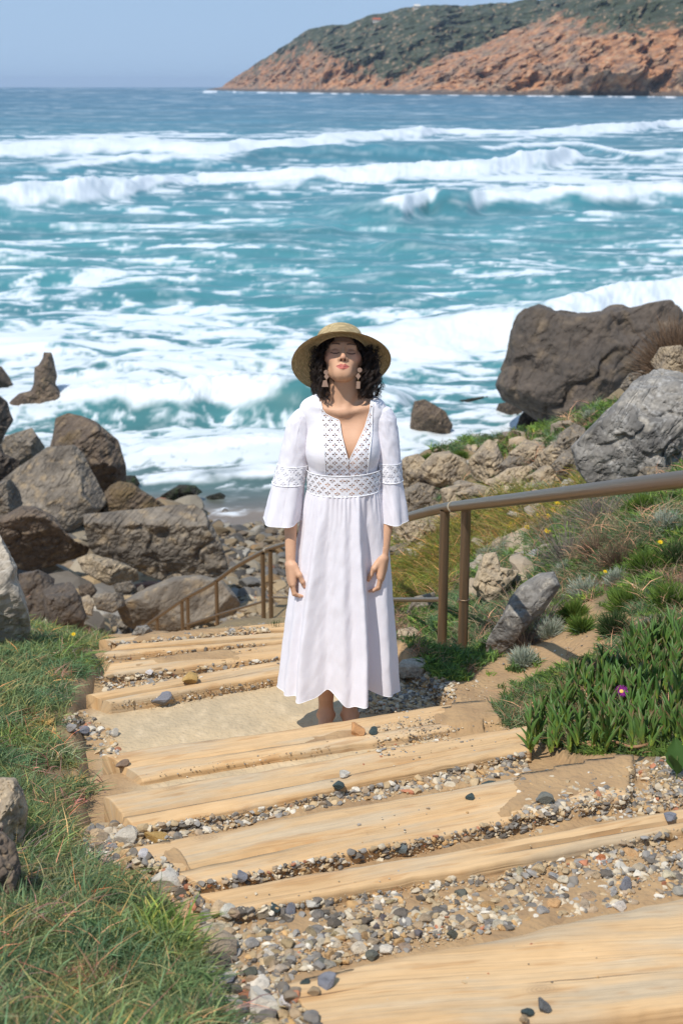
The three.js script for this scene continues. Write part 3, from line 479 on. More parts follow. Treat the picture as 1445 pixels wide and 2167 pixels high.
rock('boulder', 'great slanting grey slab-faced boulder leaning against the tall brown one', [[-6, 1026], [35, 991], [100, 946], [159, 942], [177, 960], [198, 1002], [229, 1062], [201, 1092], [182, 1106], [147, 1138], [120, 1130], [62, 1090], [10, 1060]], 33.5, { tone: 'grey', seed: 10, facets: 2, cells: 90, power: 4, thick: 0.8, rough: 0.06, planes: [[-0.35, 0.45, 0.85, 0.72], [0.75, 0.4, 0.5, 1.05]] }, 'boulder');
rock('boulder', 'yellow-brown ridged boulder between the slanting slab and the overhanging boulder', [[215, 1050], [233, 1028], [252, 1018], [282, 1022], [300, 1037], [338, 1060], [358, 1076], [330, 1100], [209, 1104]], 34, { tone: 'brown', seed: 11, strata: 0.05, weed: 0.35, facets: 3 }, 'boulder');
rock('boulder', 'small two-toned block at the left edge under the slanting slab', [[-30, 1024], [0, 1020], [23, 1014], [43, 1036], [62, 1066], [35, 1084], [10, 1100], [-30, 1100]], 30.5, { tone: 'grey', seed: 12, facets: 6, planes: [[0.9, 0.1, 0.4, 0.45]] }, 'boulder');
rock('boulder', 'large shadowed dark boulder below the slanting slab, pale along its top edge', [[-30, 1100], [12, 1090], [46, 1070], [78, 1072], [116, 1093], [138, 1122], [160, 1146], [192, 1157], [186, 1173], [163, 1183], [108, 1200], [60, 1210], [-30, 1190]], 27.5, { tone: 'brown', seed: 13, cells: 80, facets: 3, thick: 0.9, planes: [[0.05, -0.62, 0.78, 0.45], [0.5, -0.5, 0.6, 0.8]] }, 'boulder');
rock('boulder', 'big tilted box-shaped boulder with a shadowed overhang, beyond the lower handrail', [[178, 1089], [271, 1080], [360, 1070], [411, 1068], [432, 1083], [451, 1118], [470, 1157], [484, 1205], [465, 1220], [418, 1228], [349, 1232], [298, 1212], [265, 1190], [217, 1182], [192, 1160], [182, 1118]], 27.5, { tone: 'grey', seed: 14, facets: 0, cells: 110, power: 4.5, rough: 0.085, thick: 0.95, soft: 0.55, planes: [[-0.1, -0.46, 0.88, 0.74], [0.78, 0.22, 0.62, 1.75], [0, 0.75, 0.65, 1.12]] }, 'boulder');
rock('boulder', 'wide low rounded boulder in front of the overhanging one, crossed by the handrail', [[245, 1280], [310, 1244], [368, 1220], [426, 1216], [473, 1229], [510, 1275], [500, 1300], [388, 1335], [310, 1345], [262, 1320]], 23.5, { tone: 'grey', seed: 15, facets: 3, cells: 84, rough: 0.06 }, 'boulder');
rock('boulder', 'pale tan boulder wedged in the shade beneath the overhanging boulder', [[160, 1180], [194, 1171], [248, 1186], [291, 1206], [297, 1229], [232, 1240], [201, 1225], [174, 1206]], 25.5, { tone: 'tan', seed: 16, facets: 5 }, 'boulder');
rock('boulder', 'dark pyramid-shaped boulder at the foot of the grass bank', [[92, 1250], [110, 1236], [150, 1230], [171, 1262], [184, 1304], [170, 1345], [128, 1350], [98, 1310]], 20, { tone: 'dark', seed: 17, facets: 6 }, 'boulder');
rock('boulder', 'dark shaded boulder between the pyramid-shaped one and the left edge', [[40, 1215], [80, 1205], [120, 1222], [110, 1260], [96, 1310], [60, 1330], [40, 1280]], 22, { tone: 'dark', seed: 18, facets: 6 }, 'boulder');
rock('rock', 'near weathered grey-white rock at the left edge above the grass bank', [[-70, 1120], [0, 1132], [19, 1165], [39, 1200], [38, 1223], [50, 1254], [58, 1281], [66, 1324], [62, 1360], [-70, 1380]], 10.5, { tone: 'pale', seed: 19, facets: 4, cells: 80, rough: 0.12, strata: 0.03 });
for (const [i, [l, p, D, tone]] of [
  ['light grey stone between the dark pyramid boulder and the wide low boulder', [[195, 1262], [225, 1250], [262, 1256], [268, 1280], [240, 1298], [205, 1290]], 23, 'grey'],
  ['rounded brown stone below the pale wedged boulder', [[165, 1240], [195, 1232], [207, 1250], [196, 1266], [170, 1262]], 24, 'brown'],
  ['grey block beside the rounded brown stone under the overhang', [[240, 1236], [280, 1228], [290, 1245], [276, 1258], [246, 1258]], 24.5, 'grey'],
  ['upright pebble-like stone next to the grey block', [[290, 1244], [302, 1236], [311, 1252], [304, 1264], [292, 1262]], 24, 'grey'],
  ['long pale stone lying at the bottom of the boulder pile by the step edge', [[180, 1320], [230, 1296], [266, 1310], [280, 1338], [240, 1350], [190, 1350]], 19, 'grey'],
  ['tan stone under the handrail where it goes out of sight', [[330, 1318], [352, 1306], [366, 1316], [362, 1332], [336, 1338]], 19.5, 'tan'],
  ['light grey stone at the foot of the handrail near its lower end', [[290, 1325], [312, 1322], [326, 1338], [300, 1350], [276, 1346]], 18.5, 'slab'],
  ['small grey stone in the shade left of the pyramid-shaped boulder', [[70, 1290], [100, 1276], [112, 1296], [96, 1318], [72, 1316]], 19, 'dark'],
  ['tan stone behind the dark pyramid-shaped boulder', [[172, 1262], [190, 1258], [200, 1280], [196, 1304], [180, 1300]], 21.5, 'tan'],
].entries()) rock('stone', l, p, D, { tone, seed: 30 + i, cells: 30, facets: 4 }, 'stone');
rock('rock', 'dark mossy wet rock at the waterline left of the woman', [[338, 1050], [380, 1025], [415, 1027], [431, 1041], [399, 1058], [352, 1068]], 37, { tone: 'wet', seed: 41, moss: 1, thick: 0.7 });
rock('rock', 'flat dark wet rock awash just right of the mossy one', [[434, 1051], [465, 1042], [480, 1047], [477, 1057], [442, 1060]], 37.5, { tone: 'wet', seed: 42, cells: 30 });
rock('rock', 'small dark rock showing beside the tall brown boulder', [[262, 1006], [287, 1006], [297, 1023], [289, 1036], [262, 1036]], 38.5, { tone: 'wet', seed: 43, cells: 30, moss: 1 });
rock('rock', 'tiny dark rock awash in thin foam beyond the mossy rock', [[331, 982], [340, 972], [353, 980], [345, 988]], 43, { tone: 'wet', seed: 44, cells: 20 });
rock('rock', 'thin dark rock awash nearest the woman sleeve', [[500, 1018], [515, 1011], [540, 1014], [534, 1022], [508, 1024]], 40, { tone: 'wet', seed: 45, cells: 24 });
rock('rock', 'black weed-covered stone on the wet sand beside the woman', [[545, 1150], [560, 1135], [598, 1130], [606, 1150], [590, 1168], [552, 1168]], 32, { tone: 'wet', seed: 46, moss: 1, cells: 36 });
// right-hand shore
rock('boulder', 'huge dark brown sea boulder with cracks, breakers behind it', [[1046, 815], [1058, 780], [1075, 745], [1080, 698], [1095, 663], [1108, 648], [1140, 644], [1157, 650], [1209, 659], [1246, 661], [1270, 657], [1291, 646], [1317, 646], [1330, 652], [1361, 642], [1419, 634], [1440, 655], [1475, 690], [1490, 800], [1400, 880], [1320, 910], [1235, 930], [1188, 935], [1162, 922], [1142, 896], [1104, 868], [1062, 846]], 46, { tone: 'dark', seed: 50, cells: 170, facets: 4, rough: 0.13, thick: 0.75, planes: [[-0.25, 0.3, 0.9, 0.95], [0.3, 0.42, 0.85, 0.95], [-0.8, 0.2, 0.55, 1.5]], weed: -0.4 }, 'boulder');
rock('rock', 'brown rock alone in the white water right of the woman', [[866, 912], [870, 875], [876, 849], [898, 845], [919, 856], [943, 871], [958, 901], [950, 922], [924, 930], [889, 920]], 43, { tone: 'brown', seed: 51, facets: 6, cells: 60 });
rock('rock', 'jagged dark rock in the foam at the left foot of the huge boulder', [[1045, 878], [1054, 854], [1080, 849], [1105, 869], [1100, 888], [1062, 890]], 45, { tone: 'dark', seed: 52, cells: 40 });
rock('rock', 'dark rock pressed against the near foot of the huge boulder', [[1090, 908], [1099, 880], [1131, 843], [1149, 862], [1157, 900], [1123, 915]], 43.5, { tone: 'dark', seed: 53, cells: 44 });
rock('rock', 'rounded dark brown rock behind the grey-green bushes at the water edge', [[1060, 985], [1067, 931], [1080, 918], [1105, 908], [1133, 940], [1130, 960], [1080, 990]], 32, { tone: 'dark', seed: 54, cells: 50, facets: 5 });
rock('rock', 'low dark rock behind the tan crag', [[984, 945], [1002, 925], [1028, 918], [1054, 931], [1062, 960], [1002, 965]], 33, { tone: 'dark', seed: 55, cells: 40 });
rock('rock', 'flat dark rock almost covered by foam below the huge boulder', [[950, 850], [1010, 840], [1040, 832], [1030, 842], [985, 853]], 50, { tone: 'wet', seed: 56, cells: 40, thick: 0.4 });
rock('rock_slab', 'big fractured blue-grey rock slab with white veins on the right slope', [[1205, 946], [1240, 910], [1274, 880], [1309, 845], [1340, 805], [1365, 780], [1384, 752], [1420, 763], [1470, 800], [1540, 860], [1540, 1020], [1420, 1030], [1370, 1020], [1320, 1024], [1282, 1022], [1244, 1024], [1222, 994]], 11.8, { tone: 'slab', seed: 60, cells: 140, facets: 9, rough: 0.10, strata: 0.02, veins: 1, thick: 0.8, planes: [[-0.5, 0.25, 0.8, 0.95], [0.1, 0.6, 0.8, 0.8], [-0.2, -0.3, 0.9, 0.98]] }, 'rock');
rock('crag', 'pointed tan crag on the ridge with dark rock behind it', [[990, 975], [1015, 945], [1032, 929], [1051, 938], [1068, 979], [1066, 1010], [1028, 1030], [998, 1010]], 14.6, { tone: 'tan', seed: 61, facets: 4, rough: 0.13, cells: 60 }, 'rock');
[['tan crag nearest the woman sleeve at the end of the ridge', [[838, 985], [858, 966], [884, 960], [902, 975], [905, 1010], [880, 1035], [842, 1040]]],
  ['broad tan crag with a dark bush growing on it', [[890, 985], [915, 958], [950, 955], [985, 972], [1000, 1005], [975, 1030], [920, 1035], [893, 1012]]],
  ['grey-tan crag directly under the ridge beside the woman elbow', [[845, 1040], [885, 1020], [930, 1030], [940, 1062], [900, 1090], [850, 1095]]],
  ['grey-tan rubble crag above the bend of the handrail', [[930, 1035], [985, 1020], [1030, 1025], [1045, 1052], [1010, 1075], [940, 1075]]],
  ['pale tan rock just above the handrail right of the bend', [[1030, 1020], [1075, 990], [1120, 985], [1135, 1010], [1100, 1042], [1045, 1048]]],
  ['tan rock on the ridge skyline below the huge sea boulder', [[1160, 960], [1185, 915], [1215, 895], [1238, 905], [1240, 950], [1200, 985]]],
  ['tan rock at the top of the slope by the grey-green bushes', [[1120, 985], [1150, 950], [1190, 925], [1215, 945], [1210, 985], [1160, 1010]]],
  ['grey rubble rock behind the woman lower sleeve under the rail', [[825, 1110], [860, 1090], [905, 1088], [925, 1115], [900, 1150], [840, 1165]]],
  ['grey rubble rock low beside the woman hand', [[815, 1160], [845, 1150], [885, 1145], [880, 1175], [840, 1195], [815, 1195]]],
  ['grey rubble rock between the rail bend and the yellow flowers', [[905, 1095], [940, 1085], [985, 1085], [990, 1105], [950, 1130], [910, 1130]]],
].forEach(([l, p], i) => rock('crag', l, p, 14, { tone: i % 3 === 2 ? 'grey' : 'tan', seed: 70 + i * 3, facets: 2, rough: 0.17, cells: 60, thick: 0.8 }, 'rock'));
rock('boulder', 'grey boulder on the slope beside the handrail posts, half in the posts shadow', [[1018, 1385], [1036, 1341], [1062, 1302], [1080, 1263], [1101, 1237], [1140, 1213], [1172, 1209], [1186, 1240], [1152, 1291], [1126, 1318], [1092, 1355], [1062, 1385]], 7.3, { tone: 'slab', seed: 81, facets: 3, cells: 90, rough: 0.08, thick: 0.9 }, 'boulder');
rock('rock', 'tan rubble rock right behind the handrail posts', [[998, 1240], [1023, 1172], [1049, 1168], [1060, 1200], [1100, 1207], [1070, 1250], [1036, 1290]], 8.6, { tone: 'tan', seed: 82, facets: 2, cells: 60, rough: 0.16 });
rock('rock', 'grey stone under the low rail between the woman and the posts', [[855, 1305], [876, 1263], [919, 1252], [932, 1289], [880, 1312]], 9, { tone: 'grey', seed: 83, cells: 40 });
rock('rock', 'tan stone in grass beside the hem of the dress', [[828, 1362], [842, 1332], [872, 1326], [900, 1345], [862, 1370]], 7.2, { tone: 'tan', seed: 84, cells: 40 });
rock('kerb_stone', 'flat pale stone at the right end of the landing, by the foot of the posts', [[832, 1424], [850, 1396], [890, 1390], [926, 1408], [905, 1432], [850, 1436]], 6.55, { tone: 'pale', seed: 85, cells: 44, power: 4, rough: 0.05, thick: 0.9 }, 'stone');
rock('rock', 'pale tan rock breaking through the grass at the left edge, upper of two', [[-60, 1672], [0, 1646], [34, 1646], [50, 1672], [60, 1712], [52, 1775], [26, 1820], [-60, 1820]], 3.85, { tone: 'tan', seed: 86, cells: 80, rough: 0.17, facets: 4, thick: 1.1 });
rock('rock', 'brown earthy rock at the left edge below the pale one in the grass', [[-70, 1766], [6, 1760], [34, 1786], [46, 1840], [30, 1895], [-10, 1930], [-70, 1930]], 3.45, { tone: 'brown', seed: 87, cells: 70, rough: 0.17, thick: 1.1 });
rock('stone', 'thin grey and white stone behind the ice plant on the sand', [[1250, 1396], [1262, 1386], [1276, 1384], [1300, 1388], [1296, 1400], [1264, 1406]], 5.75, { tone: 'slab', seed: 88, cells: 36 }, 'stone');
for (const [i, [px, py, s]] of [[1085, 1150, 30], [1130, 1100, 24], [1180, 1160, 20], [1060, 1160, 26], [1100, 1190, 26]].entries())
  rock('rock', ['pale tan rubble rock above the tan rocks behind the posts', 'small pale rubble rock at the edge of the yellow flowers', 'small tan rubble rock among the dry twigs', 'tan rubble rock touching the rail post view line', 'grey-tan rubble rock over the grey boulder'][i], [[px - s, py + s * .6], [px - s * .7, py - s * .5], [px, py - s * .8], [px + s * .8, py - s * .3], [px + s, py + s * .5], [px, py + s * .8]], 9.2, { tone: i === 4 ? 'grey' : 'tan', seed: 90 + i, rough: 0.16, cells: 36 });

[['broken tan rock below the big slab, by the meadow', [[1110, 1010], [1150, 985], [1200, 990], [1210, 1020], [1170, 1045], [1120, 1040]]], ['grey-tan jagged rock at the left foot of the slab', [[1165, 985], [1195, 950], [1228, 975], [1235, 1015], [1190, 1030]]], ['low grey rock on the ridge between the crags and the slab', [[1075, 960], [1110, 930], [1150, 935], [1160, 970], [1110, 990]]],
  ['tan outcrop along the skyline right of the pointed crag', [[1050, 990], [1080, 960], [1120, 965], [1130, 1000], [1080, 1015]]], ['grey outcrop behind the handrail bend, above the meadow', [[960, 1045], [1010, 1025], [1060, 1035], [1070, 1062], [1010, 1080]]], ['pale outcrop under the brown heath bush right of the slab', [[1330, 1010], [1370, 985], [1420, 990], [1430, 1020], [1370, 1040]]],
  ['grey rock above the slab, half under the red-brown bush', [[1375, 765], [1395, 735], [1440, 730], [1480, 770], [1460, 820], [1400, 810]]], ['tan rock at the upper left shoulder of the slab', [[1310, 820], [1330, 790], [1362, 782], [1372, 812], [1340, 845]]], ['tan rock low on the ridge below the grey-green bushes', [[1090, 1060], [1130, 1035], [1175, 1045], [1170, 1075], [1110, 1085]]],
].forEach(([l, p], i) => rock('crag', l, p, 13.5, { tone: i % 2 ? 'grey' : 'tan', seed: 140 + i * 3, facets: 4, rough: 0.15, cells: 54, thick: 0.8, strata: .02 }, 'rock'));
// ---------------------------------------------------------------- the brown metal handrail
const railMat = new THREE.MeshStandardMaterial({ color: new THREE.Color().setRGB(0.235, 0.165, 0.105), metalness: 0.75, roughness: 0.42, roughnessMap: dataTex(256, (x, y) => 0.75 + 0.25 * pfbm(x, y, 4, 5, 3)), bumpMap: TEX.grain, bumpScale: 0.0006 });
const collarMat = std({ color: new THREE.Color().setRGB(0.42, 0.35, 0.25), roughness: 0.6 });
function tube(pts, r, seg = 24, rad = 14) { const c = new THREE.CatmullRomCurve3(pts, false, 'centripetal'); return new THREE.TubeGeometry(c, seg, r, rad, false); }
{
  const J = atD(952, 1073, 6.8), R = atD(1445, 1014, 3.95), up = R.clone().sub(J), far = J.clone().addScaledVector(up, 1.45);
  const K = atD(563, 1164, 15.8), mid1 = atD(905, 1083, 7.15), mid2 = atD(830, 1104, 8.1), mid3 = atD(700, 1136, 11.0), K0 = atD(601, 1152, 15.0);
  const rail = thing('handrail', V(0, 0, 0), 'upper run of thick brown metal handrail with paired posts, beside the woman', 'handrail');
  part('top_rail', tube([far, R, J.clone().lerp(R, 0.5), J.clone().lerp(R, 0.06), J, mid1, mid2, mid3, K0, K], 0.026, 120, 18), railMat, rail);
  const col = new THREE.CylinderGeometry(0.0285, 0.0285, 0.016, 20); col.rotateX(Math.PI / 2); const cm = part('joint_collar', col, collarMat, rail); cm.position.copy(J.clone().lerp(R, 0.02)); cm.lookAt(R);
  const post = (px, pyTop, pyFoot, D, r, p, over = 0.25) => { const t = atD(px, pyTop, D), f = atD(px, pyFoot, D); f.x = t.x; f.z = t.z; f.y -= over; part('post', tube([t, t.clone().lerp(f, 0.5), f], r, 6, 16), railMat, p); return [t, f]; };
  const a = post(941, 1080, 1410, 6.86, 0.0245, rail), b = post(986, 1070, 1412, 6.62, 0.0245, rail);
  const weld = new THREE.TorusGeometry(0.0255, 0.004, 8, 20); weld.rotateX(Math.PI / 2); const wm = part('weld', weld, railMat, rail); wm.position.set(b[0].x, atD(985, 1268, 6.62).y, b[0].z);
  part('low_rail', tube([V(a[0].x, atD(936, 1269, 6.86).y, a[0].z), atD(830, 1269, 8.4), atD(680, 1266, 12), atD(574, 1264, 15.7)], 0.0135, 40, 12), railMat, rail);
  const low = thing('handrail', V(0, 0, 0), 'lower run of brown metal handrail going down to the left behind the boulders', 'handrail');
  part('top_rail', tube([K, atD(500, 1199, 16.8), atD(450, 1235, 17.7), atD(393, 1266, 19), atD(340, 1302, 20.4), atD(283, 1343, 21.6), atD(230, 1385, 23)], 0.028, 60, 14), railMat, low);
  const c2 = new THREE.CylinderGeometry(0.031, 0.031, 0.04, 16); c2.rotateX(Math.PI / 2); const cm2 = part('joint_collar', c2, collarMat, low); cm2.position.copy(K); cm2.lookAt(atD(500, 1199, 16.8));
  for (const [px, t, f, D] of [[556, 1172, 1312, 15.85], [572, 1166, 1306, 15.6], [458, 1229, 1335, 17.5], [397, 1264, 1345, 18.9], [385, 1271, 1345, 19.2], [333, 1305, 1350, 20.6]]) post(px, t, f, D, 0.026, low, 0.4);
  part('low_rail', tube([atD(556, 1273, 15.85), atD(458, 1302, 17.5), atD(397, 1322, 18.9)], 0.016, 20, 10), railMat, low);
}
// ---------------------------------------------------------------- gravel and stones
const HUES = [[[0.128, 0.128, 0.130], 3.4], [[0.058, 0.059, 0.064], 2.6], [[0.25, 0.25, 0.25], 3.4], [[0.54, 0.46, 0.34], 6], [[0.66, 0.61, 0.52], 2], [[0.47, 0.34, 0.19], 6], [[0.36, 0.26, 0.17], 3.5], [[0.50, 0.29, 0.11], 1.6], [[0.42, 0.13, 0.06], 0.45]];
const hueSum = HUES.reduce((s, h) => s + h[1], 0);
function stoneHue(r) { let t = r() * hueSum; for (const [c, w] of HUES) if ((t -= w) < 0) { const k = 0.78 + 0.44 * r(); return mix3(c, [.42, .32, .20], .22).map((q) => q * k); } return [0.3, 0.25, 0.2]; }
function stoneGeo(seed, detail = 1) { // a broken pebble: an icosahedron cut by random planes, worn at the edges
  const r = rng(seed * 91 + 7), g = new THREE.IcosahedronGeometry(1, detail), p = g.attributes.position, cuts = [], v = V(0, 0, 0);
  for (let i = 0; i < 11; i++) cuts.push([V(r() * 2 - 1, r() * 2 - 1, r() * 2 - 1).normalize(), 0.40 + 0.38 * r()]);
  const sx = 1.0 + 0.55 * r(), sy = 0.62 + 0.35 * r(), sz = 0.85 + 0.4 * r();
  for (let i = 0; i < p.count; i++) { v.fromBufferAttribute(p, i); for (const [n, d] of cuts) { const e = v.dot(n) - d; if (e > 0) v.addScaledVector(n, -e); } v.multiplyScalar(1 + 0.10 * noise(v.x * 2.5 + seed, v.y * 2.5, v.z * 2.5)); p.setXYZ(i, v.x * sx, v.y * sy, v.z * sz); }
  g.computeVertexNormals(); return g;
}
const STONES = Array.from({ length: 10 }, (_, i) => stoneGeo(i + 1)), CHIPS = Array.from({ length: 5 }, (_, i) => stoneGeo(i + 40, 0)), FINE = Array.from({ length: 6 }, (_, i) => { return toCreasedNormals(stoneGeo(i + 60, 2), 0.22); });
const stoneTex = dataTex(256, (x, y) => { const a = pfbm(x, y, 5, 6, 8); return [0.7 + 0.55 * a, 0.7 + 0.53 * a, 0.7 + 0.5 * a].map((q) => q * (pnoise(x * 40, y * 40, 40, 5) > 0.86 ? 1.12 : 0.94)); });
const pebbleMats = new Map();
function pebbleMat(c) { const k = c.map((q) => Math.max(0.03, Math.round(q * 40) / 40)), id = k.join(); if (!pebbleMats.has(id)) pebbleMats.set(id, std({ color: new THREE.Color().setRGB(...k), map: stoneTex, roughness: 0.85, bumpMap: TEX.grain, bumpScale: 0.003 })); return pebbleMats.get(id); }
const Z = (poly, n, lo, hi, skew, sandy = 0) => ({ poly, n, lo, hi, skew, sandy });
const GRAVEL = [
  Z([[440, 1935], [700, 1905], [1100, 1832], [1470, 1748], [1470, 1888], [1100, 1962], [700, 2046], [600, 2078], [480, 2060]], 2500, .0045, .027, 1.5, .35),
  Z([[405, 1892], [700, 1840], [1000, 1782], [1470, 1708], [1470, 1590], [1260, 1630], [1160, 1680], [1061, 1738], [942, 1766], [700, 1812], [420, 1870]], 1250, .004, .021, 1.5, .25),
  Z([[1080, 1640], [1200, 1630], [1300, 1620], [1470, 1600], [1470, 1700], [1120, 1745]], 420, .005, .024, 1.3, .2),
  Z([[274, 1756], [500, 1719], [700, 1681], [906, 1644], [1112, 1590], [1118, 1633], [1000, 1659], [700, 1706], [400, 1770], [300, 1792]], 1000, .005, .028, 1.6, .15),
  Z([[860, 1500], [1030, 1478], [1055, 1530], [900, 1580], [800, 1592], [790, 1560]], 260, .003, .012, 1.8),
  Z([[800, 1580], [960, 1555], [1100, 1535], [1110, 1545], [880, 1592], [800, 1606]], 110, .005, .018, 1.6),
  Z([[128, 1530], [175, 1505], [240, 1550], [262, 1600], [225, 1618], [185, 1570]], 150, .008, .028, 1.4),
  Z([[150, 1770], [240, 1742], [310, 1770], [262, 1800], [300, 1835], [180, 1840]], 230, .008, .036, 1.6),
  Z([[262, 1810], [330, 1795], [410, 1880], [440, 1930], [370, 1905], [310, 1860]], 150, .008, .034, 1.4),
  Z([[425, 1905], [500, 1932], [480, 2000], [500, 2075], [600, 2088], [680, 2180], [440, 2180], [430, 2040]], 420, .007, .036, 1.5),
  Z([[205, 1434], [583, 1393], [600, 1404], [230, 1468]], 260, .006, .026, 1.7), Z([[235, 1492], [583, 1437], [600, 1448], [330, 1502]], 200, .004, .016, 1.8),
  Z([[215, 1393], [563, 1360], [590, 1372], [240, 1404]], 170, .005, .02, 1.6), Z([[180, 1365], [563, 1325], [575, 1342], [255, 1366]], 260, .006, .028, 1.6), Z([[230, 1352], [560, 1318], [560, 1326], [260, 1362]], 90, .006, .02, 1.6),
  Z([[775, 1432], [900, 1425], [965, 1435], [960, 1475], [880, 1508], [750, 1512], [735, 1490]], 620, .005, .026, 1.3),
  Z([[960, 1420], [1020, 1440], [1040, 1475], [900, 1500]], 60, .004, .014, 1.6), Z([[300, 1640], [700, 1570], [700, 1590], [310, 1652]], 40, .003, .007, 1.5),
  Z([[640, 1600], [1000, 1540], [1100, 1570], [700, 1660]], 16, .004, .012, 1.5), Z([[760, 1540], [830, 1520], [830, 1560], [770, 1570]], 20, .004, .016, 1.5), Z([[720, 1740], [1080, 1650], [1090, 1720], [760, 1790]], 22, .003, .010, 1.6),
  Z([[500, 1900], [1400, 1740], [1400, 1752], [520, 1920]], 14, .003, .009, 1.5), Z([[720, 2070], [1400, 1930], [1400, 2050], [760, 2160]], 16, .003, .010, 1.6), Z([[980, 1385], [1300, 1330], [1330, 1400], [1000, 1450]], 70, .004, .016, 2),
];
{
  const r = rng(4242), all = [];
  for (const z of GRAVEL) {
    let x0 = 1e9, x1 = 0, y0 = 1e9, y1 = 0; for (const [x, y] of z.poly) { x0 = Math.min(x0, x); x1 = Math.max(x1, x); y0 = Math.min(y0, y); y1 = Math.max(y1, y); }
    const many = z.n > 200 ? z.n * 1.9 : z.n; for (let i = 0, tries = 0; i < many && tries < many * 12; tries++) {
      const px = lerp(x0, x1, r()), py = lerp(y0, y1, r()); if (polyDist(z.poly, px, py) < 0) continue;
      if (z.sandy && fbm(px / 70, py / 45, 3, 3) > 0.42 - z.sandy && r() < 0.85) { i += 0.5; continue; }
      const p = surfHit(px, py); if (!p) continue; i++;
      const s = z.lo * Math.pow(z.hi * 0.74 / z.lo, Math.pow(r(), z.skew + 1.5)); p.y += s * (s > .012 ? -.05 + .3 * r() : 0.1 + 0.35 * r());
      all.push({ p, s, c: stoneHue(r), rot: [r() * 0.6 - 0.3, r() * TAU, r() * 0.6 - 0.3], a: s / toPx(p)[2], k: Math.floor(r() * 1e6) });
    }
  }
  for (const z of GRAVEL.slice(0, 18)) for (let i = 0; i < z.n * 3.2; i++) { // grit between the stones
    let x0 = 1e9, x1 = 0, y0 = 1e9, y1 = 0; for (const [x, y] of z.poly) { x0 = Math.min(x0, x); x1 = Math.max(x1, x); y0 = Math.min(y0, y); y1 = Math.max(y1, y); }
    const px = lerp(x0, x1, r()), py = lerp(y0, y1, r()); if (polyDist(z.poly, px, py) < -6) continue; const p = surfHit(px, py); if (!p) continue; const s = 0.0016 + 0.0036 * r() * r();
    all.push({ p, s, c: r() < .55 ? mix3([.42, .29, .15], [.52, .40, .25], r()) : stoneHue(r), rot: [r(), r() * TAU, r()], a: s / toPx(p)[2], k: Math.floor(r() * 1e6) });
  }
  all.sort((a, b) => b.a - a.a);
  const q = new THREE.Matrix4(), e = new THREE.Euler(), col = new THREE.Color();
  all.slice(0, 300).forEach((o) => { const m = part('pebble', FINE[o.k % FINE.length], pebbleMat(o.c), stairs); m.position.copy(o.p); m.rotation.set(...o.rot); m.scale.setScalar(o.s); });
  const rest = all.slice(300), sets = [...STONES, ...CHIPS].map(() => []);
  rest.forEach((o) => sets[o.s > 0.008 ? o.k % 10 : 10 + o.k % 5].push(o));
  const gm = std({ map: stoneTex, roughness: 0.88 });
  [...STONES, ...CHIPS].forEach((g, i) => { const L = sets[i]; if (!L.length) return; const im = new THREE.InstancedMesh(g, gm, L.length); L.forEach((o, j) => { q.compose(o.p, new THREE.Quaternion().setFromEuler(e.set(...o.rot)), V(o.s, o.s, o.s)); im.setMatrixAt(j, q); im.setColorAt(j, col.setRGB(...o.c)); }); im.name = 'gravel' + (i ? '_' + String(i).padStart(3, '0') : ''); im.castShadow = im.receiveShadow = true; stuff(im); stairs.add(im); });
}
